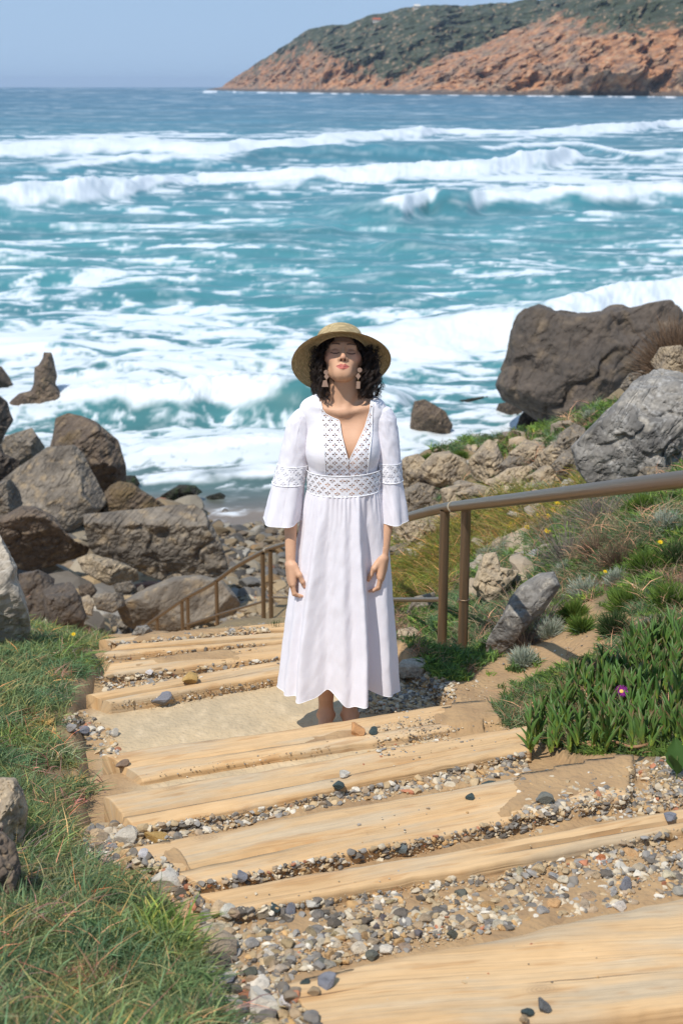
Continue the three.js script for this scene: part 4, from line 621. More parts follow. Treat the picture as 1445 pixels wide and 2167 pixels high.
// stones one can point at
const GREY = [0.20, 0.205, 0.215], DARK = [0.06, 0.065, 0.075], PALE = [0.52, 0.47, 0.39], WHITE = [0.64, 0.61, 0.57], TAN = [0.43, 0.31, 0.18], RED = [0.45, 0.15, 0.06], OCHRE = [0.48, 0.30, 0.11];
[[340, 1474, 36, GREY, 'round grey stone on the far edge of the landing, largest one left of the dress'], [754, 1540, 46, [0.5, 0.24, 0.1], 'orange brick fragment on the timber in front of her feet'], [789, 1546, 26, DARK, 'dark slate chip beside the orange brick fragment'],
  [727, 1636, 27, PALE, 'smooth beige pebble alone on the timber, straight below her feet'], [715, 1662, 25, DARK, 'black chip at the near edge of the timber under the beige pebble'], [994, 1685, 22, DARK, 'black pebble alone on the wide cracked timber'], [1030, 1657, 26, DARK, 'flat dark slate at the far edge of the wide cracked timber'],
  [511, 1850, 36, GREY, 'angular grey stone against the narrow timber, left half of the steps'], [303, 1805, 30, WHITE, 'upright white stone at the left end of the wide cracked timber'], [320, 1795, 26, DARK, 'dark stone touching the upright white one'], [352, 1862, 66, PALE, 'large knobbly tan stone at the left end of the narrow timber'],
  [270, 1763, 58, PALE, 'broad pale angular stone at the grass edge above the upright white one'], [328, 1764, 42, OCHRE, 'yellow-ochre stone in the gravel next to the broad pale one'], [552, 2116, 96, PALE, 'largest pale stone in the picture, at the left end of the nearest timber'], [608, 2115, 52, WHITE, 'white wedge-shaped stone against the largest pale one'],
  [690, 2073, 50, GREY, 'round dark grey stone on the corner of the nearest timber'], [663, 2098, 28, TAN, 'small tan stone below the round dark grey one'], [646, 2076, 25, DARK, 'small dark stone left of the round dark grey one'], [1112, 2138, 24, DARK, 'small dark pebble on the nearest timber beside a split stone'], [1148, 2124, 38, [0.13, 0.13, 0.13], 'split dark grey stone on the nearest timber'], [1106, 2155, 26, TAN, 'tan pebble on the nearest timber under the dark pebble'],
  [1415, 1726, 32, GREY, 'grey stone sitting on the narrow timber near the right edge'], [1150, 1690, 38, [0.17, 0.165, 0.16], 'grey stone with pale band lying in the sand right of centre'], [850, 1793, 30, [0.16, 0.165, 0.17], 'grey pebble between the wide cracked timber and the narrow one'], [258, 1614, 24, [0.22, 0.15, 0.09], 'brown stone on the left end of the timber before the landing'],
  [580, 1917, 30, DARK, 'blue-black stone at the near edge of the narrow timber'], [613, 1922, 34, GREY, 'blue-grey stone right of the blue-black one'], [660, 1908, 42, PALE, 'pale stone leaning on the narrow timber right of the blue-grey one'], [402, 1436, 34, OCHRE, 'flat yellow stone lying on a timber beyond the landing'], [317, 1422, 19, WHITE, 'whitish stone just left of the flat yellow one'],
  [1265, 1815, 22, RED, 'red brick chip in the gravel at the right'], [442, 1872, 15, RED, 'small red brick chip in the gap left of the angular grey stone'], [1320, 1868, 38, GREY, 'flat grey stone in the gravel near the red brick chip'], [480, 2070, 40, GREY, 'grey stone at the grass edge left of the nearest timber'], [468, 1998, 62, [0.33, 0.25, 0.17], 'long tan stone standing in the gravel at the grass edge'], [445, 2035, 40, [0.2, 0.17, 0.14], 'brown-grey stone under the long tan one at the grass edge'],
  [172, 1542, 26, GREY, 'smooth grey oval stone in the pocket of stones left of the landing'], [150, 1537, 34, [0.30, 0.285, 0.26], 'flat grey stone beside the smooth oval one left of the landing'], [243, 1549, 24, PALE, 'pale block at the left corner of the landing'], [107, 1525, 26, OCHRE, 'ochre stone at the grass edge left of the landing'],
].forEach(([px, py, w, c, label], i) => {
  const h = surfHit(px, py + w * 0.28); if (!h) return; const s = w / 2 * toPx(h)[2] / F, m = mesh('stone', FINE[i % FINE.length], pebbleMat(c)); m.position.copy(h); m.position.y += s * 0.42; m.rotation.set(0.3 * Math.sin(i * 3), i * 2.1, 0.3 * Math.cos(i * 5)); m.scale.setScalar(s * 0.98); tag(m, label, 'stone');
});
{ // cobbles of the beach, seen between and beyond the boulders
  const r = rng(99), L = [], q = new THREE.Matrix4(), e = new THREE.Euler(), col = new THREE.Color();
  for (let i = 0; i < 5200; i++) {
    const px = lerp(-40, 640, r()), py = lerp(1075, 1350, Math.pow(r(), 0.8)), h = groundHit(px, py); if (!h || h.y > -4.2 || EYE.z - h.z < 14) continue;
    if (py < 1120 && r() > sstep(1070, 1130, py)) continue;
    const s = (px > 380 ? 0.05 : 0.09) * Math.pow(px > 380 ? 5 : 8, Math.pow(r(), 2.4)); h.y += s * 0.2; L.push([h, s, [r() - .5, r() * TAU, r() - .5], stoneHue(r), Math.floor(r() * 10)]);
  }
  const bm = std({ map: stoneTex, roughness: 0.8 }); let n = 0;
  for (let k = 0; k < 5; k++) { const S = L.filter((o) => o[4] % 5 === k); const im = new THREE.InstancedMesh(FINE[k], bm, S.length); S.forEach((o, j) => { q.compose(o[0], new THREE.Quaternion().setFromEuler(e.set(...o[2])), V(o[1], o[1] * 0.8, o[1])); im.setMatrixAt(j, q); const w = o[0].z < -24 ? 0.45 : 0.75; im.setColorAt(j, col.setRGB(o[3][0] * w, o[3][1] * w, o[3][2] * w)); n++; }); im.name = numbered('beach_cobbles'); im.castShadow = im.receiveShadow = true; im.userData.label = 'rounded cobbles covering the beach between the boulders'; stuff(im); scene.add(im); }
}

{ // rubble lying about the rocks of the right slope
  const r = rng(606), P = [[835, 985], [1000, 935], [1220, 900], [1230, 1020], [1160, 1160], [1060, 1290], [990, 1290], [1000, 1170], [880, 1190], [830, 1170]], S = Array.from({ length: 5 }, () => []), q = new THREE.Matrix4(), e = new THREE.Euler(), c = new THREE.Color();
  for (let i = 0; i < 2600; i++) { const px = lerp(820, 1240, r()), py = lerp(900, 1300, r()); if (polyDist(P, px, py) < -6 * r() || fbm(px / 60, py / 40, 9, 3) < -0.02) continue; const h = groundHit(px, py); if (!h || EYE.z - h.z > 18) continue; const s = 0.018 * Math.pow(7, Math.pow(r(), 2.2)); h.y += s * .2; S[i % 5].push([h, s, [r() - .5, r() * TAU, r() - .5], r() < .6 ? mix3([.40, .31, .21], [.24, .21, .17], r()) : mix3([.46, .34, .21], [.30, .29, .27], r())]); }
  const m = std({ map: stoneTex, roughness: .9 }); S.forEach((L, k) => { const im = new THREE.InstancedMesh(STONES[k + 2], m, L.length); L.forEach((o, j) => { q.compose(o[0], new THREE.Quaternion().setFromEuler(e.set(...o[2])), V(o[1], o[1], o[1])); im.setMatrixAt(j, q); im.setColorAt(j, c.setRGB(...o[3])); }); im.name = numbered('rubble'); im.castShadow = im.receiveShadow = true; im.userData.label = 'loose tan rubble among the rocks of the right slope'; stuff(im); scene.add(im); });
}
// ---------------------------------------------------------------- plants
const leafMat = (o = {}) => new THREE.MeshPhysicalMaterial({ vertexColors: true, side: THREE.DoubleSide, roughness: 0.75, transmission: 0.3, thickness: 0, specularIntensity: 0.4, ...o });
const plantMat = leafMat();
class Leaves { // collects ribbons of leaf
  constructor() { this.p = []; this.c = []; this.i = []; }
  ribbon(pts, w, color, side) { // tapered strip through pts
    const n = pts.length, b = this.p.length / 3, t = V(0, 0, 0);
    for (let k = 0; k < n; k++) {
      t.copy(pts[Math.min(n - 1, k + 1)]).sub(pts[Math.max(0, k - 1)]).cross(side).normalize();
      const u = k / (n - 1), ww = w * (u < 0.3 ? 0.7 + u : 1) * Math.pow(1 - u, 0.6) + 0.0002;
      this.p.push(pts[k].x - t.x * ww, pts[k].y - t.y * ww, pts[k].z - t.z * ww, pts[k].x + t.x * ww, pts[k].y + t.y * ww, pts[k].z + t.z * ww);
      const c = typeof color === 'function' ? color(u) : color; this.c.push(...c, ...c);
      if (k) { const a = b + k * 2 - 2; this.i.push(a, a + 1, a + 3, a, a + 3, a + 2); }
    }
  }
  geo() { return geom(this.p, this.i, this.c); }
}
function tuft(seed, n, len, spread, w, lean, dry = 0.12) {
  const r = rng(seed), L = new Leaves();
  for (let i = 0; i < n; i++) {
    const a = r() * TAU, h = len * (0.5 + 0.7 * r()), le = lean * (0.2 + r()), x = spread * (r() - .5) * 2, z = spread * (r() - .5) * 2, b = r() * TAU, pts = [];
    for (let k = 0; k <= 3; k++) { const u = k / 3, f = le * u * u; pts.push(V(x + Math.cos(a) * h * f, h * u * (1 - 0.45 * le * u), z + Math.sin(a) * h * f)); }
    const d = r() < dry, g = 0.75 + 0.5 * r(); L.ribbon(pts, w * (0.7 + 0.6 * r()), d ? [2.2 * g, 1.45 * g, 1.4 * g] : [g, g, g], V(Math.cos(b), 0.2, Math.sin(b)));
  }
  return L.geo();
}
function scatter(name, geos, places, label, mat = plantMat) {
  const q = new THREE.Matrix4(), e = new THREE.Euler(), c = new THREE.Color();
  geos.forEach((g, k) => { const S = places.filter((_, i) => i % geos.length === k); if (!S.length) return; const im = new THREE.InstancedMesh(g, mat, S.length); S.forEach((o, j) => { q.compose(o.p, new THREE.Quaternion().setFromEuler(e.set(o.tx ?? 0, o.r, o.tz ?? 0)), V(o.s, o.s * (o.h ?? 1), o.s)); im.setMatrixAt(j, q); im.setColorAt(j, c.setRGB(...o.c)); }); im.name = numbered(name); im.castShadow = im.receiveShadow = true; im.userData.label = label; stuff(im); scene.add(im); });
}
const GREENS = { blue: [0.145, 0.25, 0.12], fresh: [0.25, 0.37, 0.07], deep: [0.10, 0.175, 0.055], straw: [0.50, 0.40, 0.21], olive: [0.27, 0.30, 0.11] };
const BLADES = Array.from({ length: 6 }, (_, i) => tuft(i + 3, 24, 0.072, 0.035, 0.0021, 1.15, 0.14)), LONG = Array.from({ length: 4 }, (_, i) => tuft(i + 33, 16, 0.17, 0.05, 0.0024, 1.1, 0.2)), HERB = Array.from({ length: 4 }, (_, i) => tuft(i + 53, 20, 0.06, 0.03, 0.0058, 0.9, 0.05));
{ // turf of the left bank
  const r = rng(71), near = [], dry = [];
  for (let i = 0; i < 26000; i++) {
    const D = 1.9 * Math.pow(10.5 / 1.9, Math.pow(r(), 0.85)), x = -(0.32 * D + 0.6) * r() * 1.0 + 0.15, z = EYE.z - D;
    if (pathIn(x, z) > -0.06 + 0.16 * fbm(x * 4, 2, z * 4, 3)) continue;
    const [px, py] = toPx(V(x, ground(x, z), z)); if (px < -80) continue;
    if (D > 6.6 && px > lerp(212, 235, clamp((py - 1350) / 60)) + 14 * noise(x * 9, z * 9) && py < 1460) continue; if (D > 8.7 && r() < sstep(8.7, 10.5, D)) continue;
    const pocket = GRAVEL.slice(6, 10).some((g) => polyDist(g.poly, px, py) > -4); if (pocket && r() < 0.93) continue;
    const n = fbm(x * 1.8, 5, z * 1.8, 3), m = fbm(x * 6, 9, z * 6, 3), k = 0.7 + 0.55 * r();
    let c = mix3(GREENS.blue, GREENS.olive, clamp(0.35 + m * 1.8)); if (n > 0.12) c = mix3(c, GREENS.fresh, clamp((n - 0.1) * 3)); if (n < -0.12) c = mix3(c, [0.15, 0.13, 0.065], clamp((-0.12 - n) * 3.5)); if (D > 7.4) c = mix3(c, GREENS.fresh, 0.3 * r());
    if (fbm(x * 3.1, 41, z * 3.1, 3) > 0.17) continue;
    near.push({ p: V(x, ground(x, z) - 0.008, z), s: (0.7 + 0.6 * r()) * (0.8 + 0.6 * clamp(n + 0.4)), h: 0.75 + 0.5 * r(), r: r() * TAU, tx: 0.3 * (r() - .5), tz: 0.3 * (r() - .5) - 0.1, c: c.map((q) => q * k) });
    if (r() < 0.13) dry.push({ p: V(x + .03, ground(x, z), z), s: 0.6 + 0.4 * r(), h: 0.7, r: r() * TAU, tx: r() - .5, tz: r() - .5, c: GREENS.straw.map((q) => q * (0.5 + 0.6 * r())) });
  }
  scatter('grass', BLADES, near, 'blue-green grass covering the bank left of the steps'); scatter('dry_grass', LONG.concat(HERB), dry, 'dry straw in the grass of the left bank');
}
{ // grasses and herbs of the right-hand slope
  const r = rng(72), blue = [], yel = [], herb = [], straw = [];
  const meadow = [[815, 1200], [880, 1160], [1000, 1062], [1250, 1020], [1210, 1080], [1100, 1140], [1000, 1180], [930, 1262], [815, 1290]], bareA = [[1000, 1460], [1050, 1390], [1170, 1320], [1290, 1270], [1360, 1330], [1240, 1400], [1120, 1440], [1050, 1475]], rocky = [[840, 960], [1000, 950], [1120, 990], [1120, 1030], [1050, 1060], [900, 1140], [830, 1170]];
  for (let i = 0; i < 30000; i++) {
    const px = lerp(800, 1500, r()), py = lerp(860, 1600, r()), h = surfHit(px, py); if (!h || h.y < -3 || EYE.z - h.z > 17) continue;
    if (pathIn(h.x, h.z) > -0.05 || (px < 1110 && py > 1440 && px < 1040)) continue;
    const D = EYE.z - h.z, n = fbm(h.x * 1.7, 3, h.z * 1.7, 3), m = fbm(h.x * 5, 8, h.z * 5, 3), k = 0.7 + 0.6 * r(), bare = polyDist(bareA, px, py);
    if (bare > -10 + 30 * m && r() < 0.985) continue; if (py < 1070 && px < 1240 && r() < .62) continue; if (polyDist(rocky, px, py) > 0 && n + m * 0.6 < 0.18) continue;
    const far = clamp(D / 8, 0.8, 1.8), o = { p: h, s: (0.6 + 0.7 * r()) * Math.min(1.5, far), h: 0.7 + 0.6 * r(), r: r() * TAU, tx: 0.4 * (r() - .5), tz: 0.4 * (r() - .5) };
    if (polyDist(meadow, px, py) > -8) { const c = r() < 0.36 ? mix3([0.36, 0.27, 0.10], [0.42, 0.31, 0.14], r()) : mix3([0.28, 0.31, 0.06], [0.16, 0.23, 0.05], r()); o.s *= 0.75; (r() < 0.5 ? yel : herb).push({ ...o, c: c.map((q) => q * k) }); continue; }
    if (n + m * 0.8 > 0.1) { if (r() < 0.86) blue.push({ ...o, c: mix3(GREENS.blue, GREENS.deep, r() * .7).map((q) => q * k * 1.1) }); else straw.push({ ...o, s: o.s * 0.8, tx: 1.2 * (r() - .5), tz: 1.2 * (r() - .5), c: mix3([0.30, 0.235, 0.15], [0.44, 0.35, 0.21], r()).map((q) => q * k) }); }
    else if (n + m > -0.25) herb.push({ ...o, s: o.s * 0.9, c: mix3(GREENS.fresh, GREENS.deep, clamp(r() * 1.2)).map((q) => q * k) });
    else if (r() < 0.2) straw.push({ ...o, s: o.s * 0.6, tx: 1.4 * (r() - .5), tz: 1.4 * (r() - .5), c: [0.28, 0.21, 0.14].map((q) => q * k) });
  }
  scatter('slope_grass', BLADES, blue, 'blue-green grass among the plants of the right slope'); scatter('meadow_grass', LONG, yel, 'yellowish grass of the small meadow beyond the handrail'); scatter('ground_herbs', HERB, herb, 'low green herbs covering the right slope'); scatter('dry_stems', LONG, straw, 'dry stems among the plants of the right slope');
}
// single bushes: dome of sprigs of one kind
const BUSH = {
  silver: { n: 1300, len: 0.085, w: 0.0036, c: [[0.33, 0.365, 0.27], [0.47, 0.49, 0.40]], curl: 0.9 }, green: { n: 1500, len: 0.13, w: 0.0042, c: [[0.075, 0.14, 0.02], [0.17, 0.24, 0.035]], curl: 0.3 },
  dark: { n: 1500, len: 0.13, w: 0.004, c: [[0.045, 0.08, 0.022], [0.09, 0.13, 0.04]], curl: 0.4 }, brown: { n: 1100, len: 0.22, w: 0.0022, c: [[0.15, 0.095, 0.06], [0.25, 0.165, 0.105]], curl: 1.2 }, twig: { n: 650, len: 0.30, w: 0.0024, c: [[0.21, 0.17, 0.145], [0.32, 0.27, 0.23]], curl: 1.8 },
};
function bushGeo(kind, R, hgt, seed) {
  const K = BUSH[kind], r = rng(seed * 31 + 5), L = new Leaves(), n = Math.round(K.n * clamp(R / 0.22, 0.6, 2.6)), k0 = clamp(R / 0.25, 0.7, 2.6);
  for (let i = 0; i < n; i++) {
    const a = r() * TAU, e = Math.acos(Math.pow(r(), 0.75)), d = V(Math.cos(a) * Math.sin(e), Math.cos(e), Math.sin(a) * Math.sin(e)), lump = 0.72 + 0.55 * fbm(d.x * 2.4 + seed, d.y * 2.4, d.z * 2.4, 3), f = (0.45 + 0.5 * Math.pow(r(), 0.5)) * lump * 1.1;
    const base = V(d.x * R * f, d.y * hgt * f, d.z * R * f), out = d.clone().add(V(r() - .5, r() * 0.5, r() - .5).multiplyScalar(0.9)).normalize(), cu = V(r() - .5, r() - .5, r() - .5).multiplyScalar(K.curl * K.len * k0), len = K.len * k0 * (0.5 + 0.7 * r()), pts = [];
    for (let k = 0; k <= 3; k++) { const u = k / 3; pts.push(base.clone().addScaledVector(out, len * (u - 0.25)).addScaledVector(cu, u * (1 - u * 0.4))); }
    const c = mix3(K.c[0], K.c[1], clamp(r() * 0.8 + 0.5 * fbm(d.x * 3, d.y * 3 + seed, d.z * 3, 2))); L.ribbon(pts, K.w * k0 * (0.7 + 0.6 * r()), c, V(r() - .5, r() - .5, r() - .5));
  }
  return L.geo();
}
[ // kind, pixel of the foot's middle, half width in pixels, height over half width, label
  ['silver', 1072, 1176, 30, .85, 'round pale silver-green cushion bush just right of the paired posts'], ['silver', 1032, 1182, 26, .8, 'flatter silver-green cushion bush touching the round one, right of the posts'], ['silver', 1142, 1288, 38, 1, 'silver-grey plant on top of the grey boulder'], ['silver', 1165, 1345, 34, .9, 'silver-grey plant beside the grey boulder, on its sandy side'],
  ['silver', 1108, 1402, 34, .7, 'lowest silver-grey plant on the sand in front of the grey boulder'], ['silver', 1240, 1262, 46, .8, 'wide silver plant in the middle of the slope under dry twigs'], ['silver', 1305, 1235, 28, .8, 'small silver tuft among dark green shrubs, centre of the right slope'], ['silver', 1412, 1120, 44, .9, 'bright silver plant close under the handrail near the right edge'], ['silver', 1375, 1340, 30, .8, 'silver tuft just above the ice plant'], ['silver', 1200, 1215, 26, .7, 'little silver plant at the edge of the grey twigs'],
  ['silver', 1095, 985, 26, .7, 'grey-green bush on the ridge right of the pointed tan crag'], ['silver', 1140, 958, 24, .6, 'grey-green bush on the ridge between crag and fractured slab'], ['silver', 1252, 884, 22, .7, 'grey-green bush at the upper edge of the fractured slab'], ['dark', 1222, 915, 20, .7, 'dark green bush at the left edge of the fractured slab'], ['dark', 1098, 1032, 26, .6, 'dark green bush on the rocks above the handrail'], ['silver', 1145, 1042, 26, .7, 'grey-green cushion low on the slope just above the handrail'],
  ['silver', 1195, 935, 26, .7, 'broad grey-green bush at the gap between the sea boulder and the slab'], ['dark', 1170, 985, 28, .6, 'dark green bush in the hollow left of the slab'], ['silver', 1225, 960, 22, .7, 'pale bush touching the left side of the slab'], ['brown', 1190, 1010, 26, .6, 'dry brown bush under the grey-green cushion by the slab'],
  ['twig', 935, 1030, 38, .8, 'dark dry bush growing on the broad tan crag'], ['green', 908, 975, 20, .5, 'small fresh green plant on top of the tan crags'], ['green', 975, 968, 16, .5, 'tiny green plant on the crest next to the pointed crag'], ['green', 905, 1010, 16, .8, 'green tuft left of the dark dry bush'],
  ['brown', 1425, 790, 80, 1.1, 'large red-brown dry bush at the top of the right slope, behind the slab'], ['brown', 1400, 985, 70, .8, 'wide brown heath bush over the slab, just above the handrail'], ['brown', 1470, 930, 60, 1, 'brown bush cut by the right edge above the handrail'], ['green', 1322, 1000, 40, .4, 'low bright green plant at the foot of the fractured slab'],
  ['twig', 1205, 1190, 50, .7, 'heap of grey-purple dry twigs in the middle of the slope'], ['twig', 1270, 1110, 50, .8, 'grey-brown dry twigs below the handrail'], ['twig', 1112, 1368, 42, .6, 'small grey twig bush at the foot of the grey boulder'], ['twig', 1130, 1330, 34, .7, 'dry purple-grey twigs on the side of the grey boulder'], ['brown', 1310, 1200, 36, .7, 'rusty brown dead plant among green shrubs'], ['brown', 1265, 1180, 30, .7, 'small rusty plant beside the grey-purple twigs'],
  ['green', 1370, 1215, 52, .9, 'bright green soft-needled shrub with a yellow flower on it'], ['green', 1330, 1290, 48, .8, 'green soft-needled shrub above the bare sand'], ['green', 1420, 1290, 56, .9, 'broad green shrub at the right edge above the ice plant'], ['dark', 1430, 1200, 50, .9, 'dark green shrub at the right edge, half way up the slope'], ['green', 1360, 1085, 44, .7, 'green shrub right under the handrail'], ['green', 1260, 1080, 24, .6, 'small olive shrub under the handrail among twigs'], ['dark', 1300, 1340, 34, .9, 'dark shrub at the top edge of the bare sand'], ['dark', 1395, 1350, 40, .8, 'dark leggy shrub between the sand and the ice plant'], ['green', 1230, 1335, 20, .6, 'small leafy green plant on the bare sand'], ['green', 1215, 1305, 24, .7, 'leafy green rosette at the edge of the rail shadow'],
  ['dark', 582, 1360, 22, 1.3, 'upright green tuft at the right end of a step beside the dress'], ['twig', 1380, 870, 40, .8, 'thin dark twigs hanging over the fractured slab'],
].forEach(([kind, px, py, w, hr, label], i) => {
  const h = groundHit(px, py); if (!h) return; const R = w * toPx(h)[2] / F; const m = mesh('bush', bushGeo(kind, R, R * hr * 1.25, i + 1), plantMat); m.position.copy(h); m.position.y -= R * 0.12; tag(m, label, 'bush');
});
{ // yellow flowers
  const petal = new Leaves(); for (let k = 0; k < 9; k++) { const a = k / 9 * TAU; petal.ribbon([V(0, 0, 0), V(Math.cos(a) * .011, .004, Math.sin(a) * .011), V(Math.cos(a) * .019, .005, Math.sin(a) * .019)], 0.006, [0.75, 0.52, 0.01], V(0, 1, 0)); }
  const pg = petal.geo(), sg = tube([V(0, 0, 0), V(.003, -.03, 0), V(0, -.07, .004)], .0012, 4, 5), eye = new THREE.SphereGeometry(.005, 8, 6).scale(1, .6, 1).translate(0, .004, 0), sm = std({ color: new THREE.Color().setRGB(.07, .11, .03) }), em = std({ color: new THREE.Color().setRGB(.6, .3, .01) });
  [[1073, 1074], [1133, 1073], [1130, 1078], [1143, 1078], [1105, 1087], [1056, 1093], [1050, 1100], [1170, 1094], [1029, 1101], [1139, 1105], [1160, 1108], [1178, 1080], [1082, 1121], [1093, 1118], [1078, 1126], [1114, 1131], [922, 1172], [886, 1150], [912, 1138], [832, 1150], [1203, 1004], [1180, 1008], [1168, 1000], [1157, 1141]].forEach(([px, py], i) => {
    const h = groundHit(px, py + 8); if (!h) return; const f = thing('yellow_flower', h.setY(h.y + .08), i < 20 || i > 22 ? 'small yellow daisy-like flower in the meadow beyond the handrail' : 'small yellow flower in dry grass at the foot of the fractured slab', 'flower', i < 20 || i > 22 ? 'yellow flowers of the meadow' : 'yellow flowers by the slab');
    part('petals', pg, plantMat, f); part('eye', eye, em, f); part('stem', sg, sm, f); f.rotation.set(.5, i, 0); f.scale.setScalar(1.15 + (EYE.z - h.z) * 0.035);
  });
  [[1393, 1183, 'yellow flower standing on the bright green shrub'], [1278, 1226, 'small orange-yellow flower by the silver tuft on the slope'], [62, 1341, 'yellow flower in the left grass nearest the weathered rock'], [158, 1359, 'yellow flower near the top edge of the left grass bank']].forEach(([px, py, label], i) => { const h = groundHit(px, py + 10); const f = thing('yellow_flower', h.setY(h.y + (i ? .07 : .12)), label, 'flower'); part('petals', pg, plantMat, f); part('eye', eye, em, f); part('stem', sg, sm, f); f.rotation.set(.6, i, 0); f.scale.setScalar(i ? .7 : .85); });
  const th = thing('pink_flower_head', groundHit(1284, 1006).add(V(0, .05, 0)), 'pale pink flower head at the lower tip of the fractured slab', 'flower'), pk = new Leaves(), rr = rng(8); for (let k = 0; k < 60; k++) { const a = rr() * TAU, e = rr() * 1.6, d = V(Math.cos(a) * Math.sin(e), Math.cos(e), Math.sin(a) * Math.sin(e)); pk.ribbon([V(0, 0, 0), d.clone().multiplyScalar(.03), d.clone().multiplyScalar(.042)], .008, [.62, .38, .52], V(rr() - .5, rr() - .5, rr() - .5)); } part('petals', pk.geo(), plantMat, th); part('stem', sg, sm, th); th.scale.setScalar(1.3);
}
// ---------------------------------------------------------------- ice plant with its purple flower
{
  const lm = new THREE.MeshPhysicalMaterial({ vertexColors: true, roughness: 0.42, specularIntensity: 0.6, transmission: 0.06, thickness: 0 });
  const leaf = (seed, red) => { // three-edged fleshy finger, curved
    const r = rng(seed), bend = 0.10 + 0.25 * r(), g = gridGeo(3, 7, (u, v) => { const a = u * TAU + Math.PI / 6, w = 0.085 * Math.pow(Math.sin(Math.PI * (0.12 + 0.88 * v) * 0.97 + 0.06), 0.6) * (1 - 0.35 * v), x = Math.cos(a) * w, z = Math.sin(a) * w; return [x + bend * v * v, v * (1 - 0.1 * v), z]; }, (u, v) => mix3(mix3([0.30, 0.38, 0.06], [0.10, 0.195, 0.045], sstep(0, .35, v)), red, sstep(0.55, 1, v) * 0.8 + (u === 0 || u === 1 ? .12 : 0)));
    return g;
  };
  const LG = [leaf(1, [.16, .075, .045]), leaf(2, [.11, .15, .05]), leaf(3, [.22, .08, .06]), leaf(4, [.09, .15, .04]), leaf(5, [.15, .12, .06]), leaf(6, [.08, .15, .035])];
  const poly = [[1104, 1622], [1118, 1570], [1160, 1520], [1185, 1480], [1215, 1455], [1262, 1450], [1300, 1412], [1350, 1380], [1470, 1345], [1480, 1625], [1400, 1600], [1330, 1605], [1250, 1618], [1180, 1605]];
  const root = groundHit(1320, 1560), plant = thing('ice_plant', root, 'large succulent ice plant with finger leaves and one purple flower', 'ice plant'), r = rng(515), all = [], sp = new Leaves();
  for (let i = 0, t = 0; i < 230 && t < 6000; t++) {
    const px = lerp(1095, 1480, r()), py = lerp(1370, 1640, r()); if (polyDist(poly, px, py) < 4) continue;
    const h = surfHit(px, py); if (!h) continue; i++;
    const up = V(0.5 * (r() - .5) - .1, 1, 0.7 * (r() - .5) + .15).normalize(), lift = 0.02 + 0.11 * r() * clamp(polyDist(poly, px, py) / 50), at = h.clone().addScaledVector(V(0, 1, 0), lift), n = 5 + Math.floor(r() * 4), a0 = r() * TAU;
    for (let k = 0; k < n; k++) { const a = a0 + (k % 2) * Math.PI + Math.floor(k / 2) * 1.4, sp = 0.16 + 0.55 * (1 - k / n) * (0.6 + 0.6 * r()), d = V(Math.cos(a) * sp, 1, Math.sin(a) * sp).add(up).normalize(); all.push({ p: at.clone().add(V(0, 0.012 * k, 0)), d, s: 0.075 + 0.05 * r() * (1 - 0.3 * k / n), spin: r() * TAU, k: Math.floor(r() * 6) }); }
  }
  for (const o of all) o.z = toPx(o.p)[2]; all.sort((a, b) => a.z - b.z);
  const Y = V(0, 1, 0), quat = (o) => new THREE.Quaternion().setFromUnitVectors(Y, o.d).multiply(new THREE.Quaternion().setFromAxisAngle(Y, o.spin)), q = new THREE.Matrix4();
  all.slice(0, 290).forEach((o) => { const m = part('leaf', LG[o.k], lm, plant); m.position.copy(o.p).sub(root); m.quaternion.copy(quat(o)); m.scale.setScalar(o.s); });
  LG.forEach((g, k) => { const S = all.slice(290).filter((o) => o.k === k), im = new THREE.InstancedMesh(g, lm, S.length); S.forEach((o, j) => { q.compose(o.p.clone().sub(root), quat(o), V(o.s, o.s, o.s)); im.setMatrixAt(j, q); }); im.name = 'leaves' + (k ? '_00' + k : ''); im.castShadow = im.receiveShadow = true; stuff(im); plant.add(im); });
  const stemM = std({ color: new THREE.Color().setRGB(.30, .16, .08), roughness: .8 });
  for (const pts of [[[1240, 1590], [1290, 1588], [1340, 1600], [1400, 1585]], [[1290, 1535], [1320, 1555], [1360, 1570]], [[1210, 1575], [1225, 1590], [1260, 1598]]]) part('stem', tube(pts.map(([x, y]) => groundHit(x, y).add(V(0, .035, 0)).sub(root)), .006, 20, 8), stemM, plant);
  const fp = atD(1314, 1464, EYE.z - groundHit(1314, 1510).z - .10), fl = new THREE.Group(); fl.name = 'flower'; fl.userData.label = 'purple daisy-like flower with a yellow middle'; fl.position.copy(fp.sub(root)); plant.add(fl);
  const pet = new Leaves(); pet.ribbon([V(0, 0, 0), V(.012, .004, 0), V(.02, .006, 0), V(.024, .005, 0)], .0016, [.30, .012, .30], Y); const pgeo = pet.geo(), pm = leafMat({ transmission: .3 });
  for (let k = 0; k < 34; k++) { const m = part('petal', pgeo, pm, fl); m.rotation.set(0, k / 34 * TAU * 1.0 + .1 * (k % 3), .2 * (k % 2)); } const ey = part('eye', new THREE.SphereGeometry(.0075, 12, 8).scale(1, .5, 1), std({ color: new THREE.Color().setRGB(.75, .5, .12) }), fl); ey.position.y = .004;
  fl.rotation.set(.75, 0, .1); fl.scale.setScalar(1.15);
  // big leaf of another plant at the right edge
  const bl = thing('broad_leaf_plant', surfHit(1430, 1650), 'single broad green leaf at the right edge below the ice plant', 'plant'), B = gridGeo(8, 10, (u, v) => { const w = .035 * Math.sin(Math.PI * Math.pow(v, .8)) * (1 + .12 * Math.sin(v * 30)) + .002, x = (u - .5) * 2; return [x * w, .02 + .10 * v + .01 * x * x, -.02 * v - .03 * v * v]; }, () => [.05, .11, .02]); part('leaf', B, plantMat, bl); const B2 = part('leaf', B, plantMat, bl); B2.rotation.y = 2.2; B2.scale.setScalar(.8); part('stalk', tube([V(0, -.02, 0), V(0, .03, 0), V(0, .08, -.01)], .002, 6, 6), sm2(), bl);
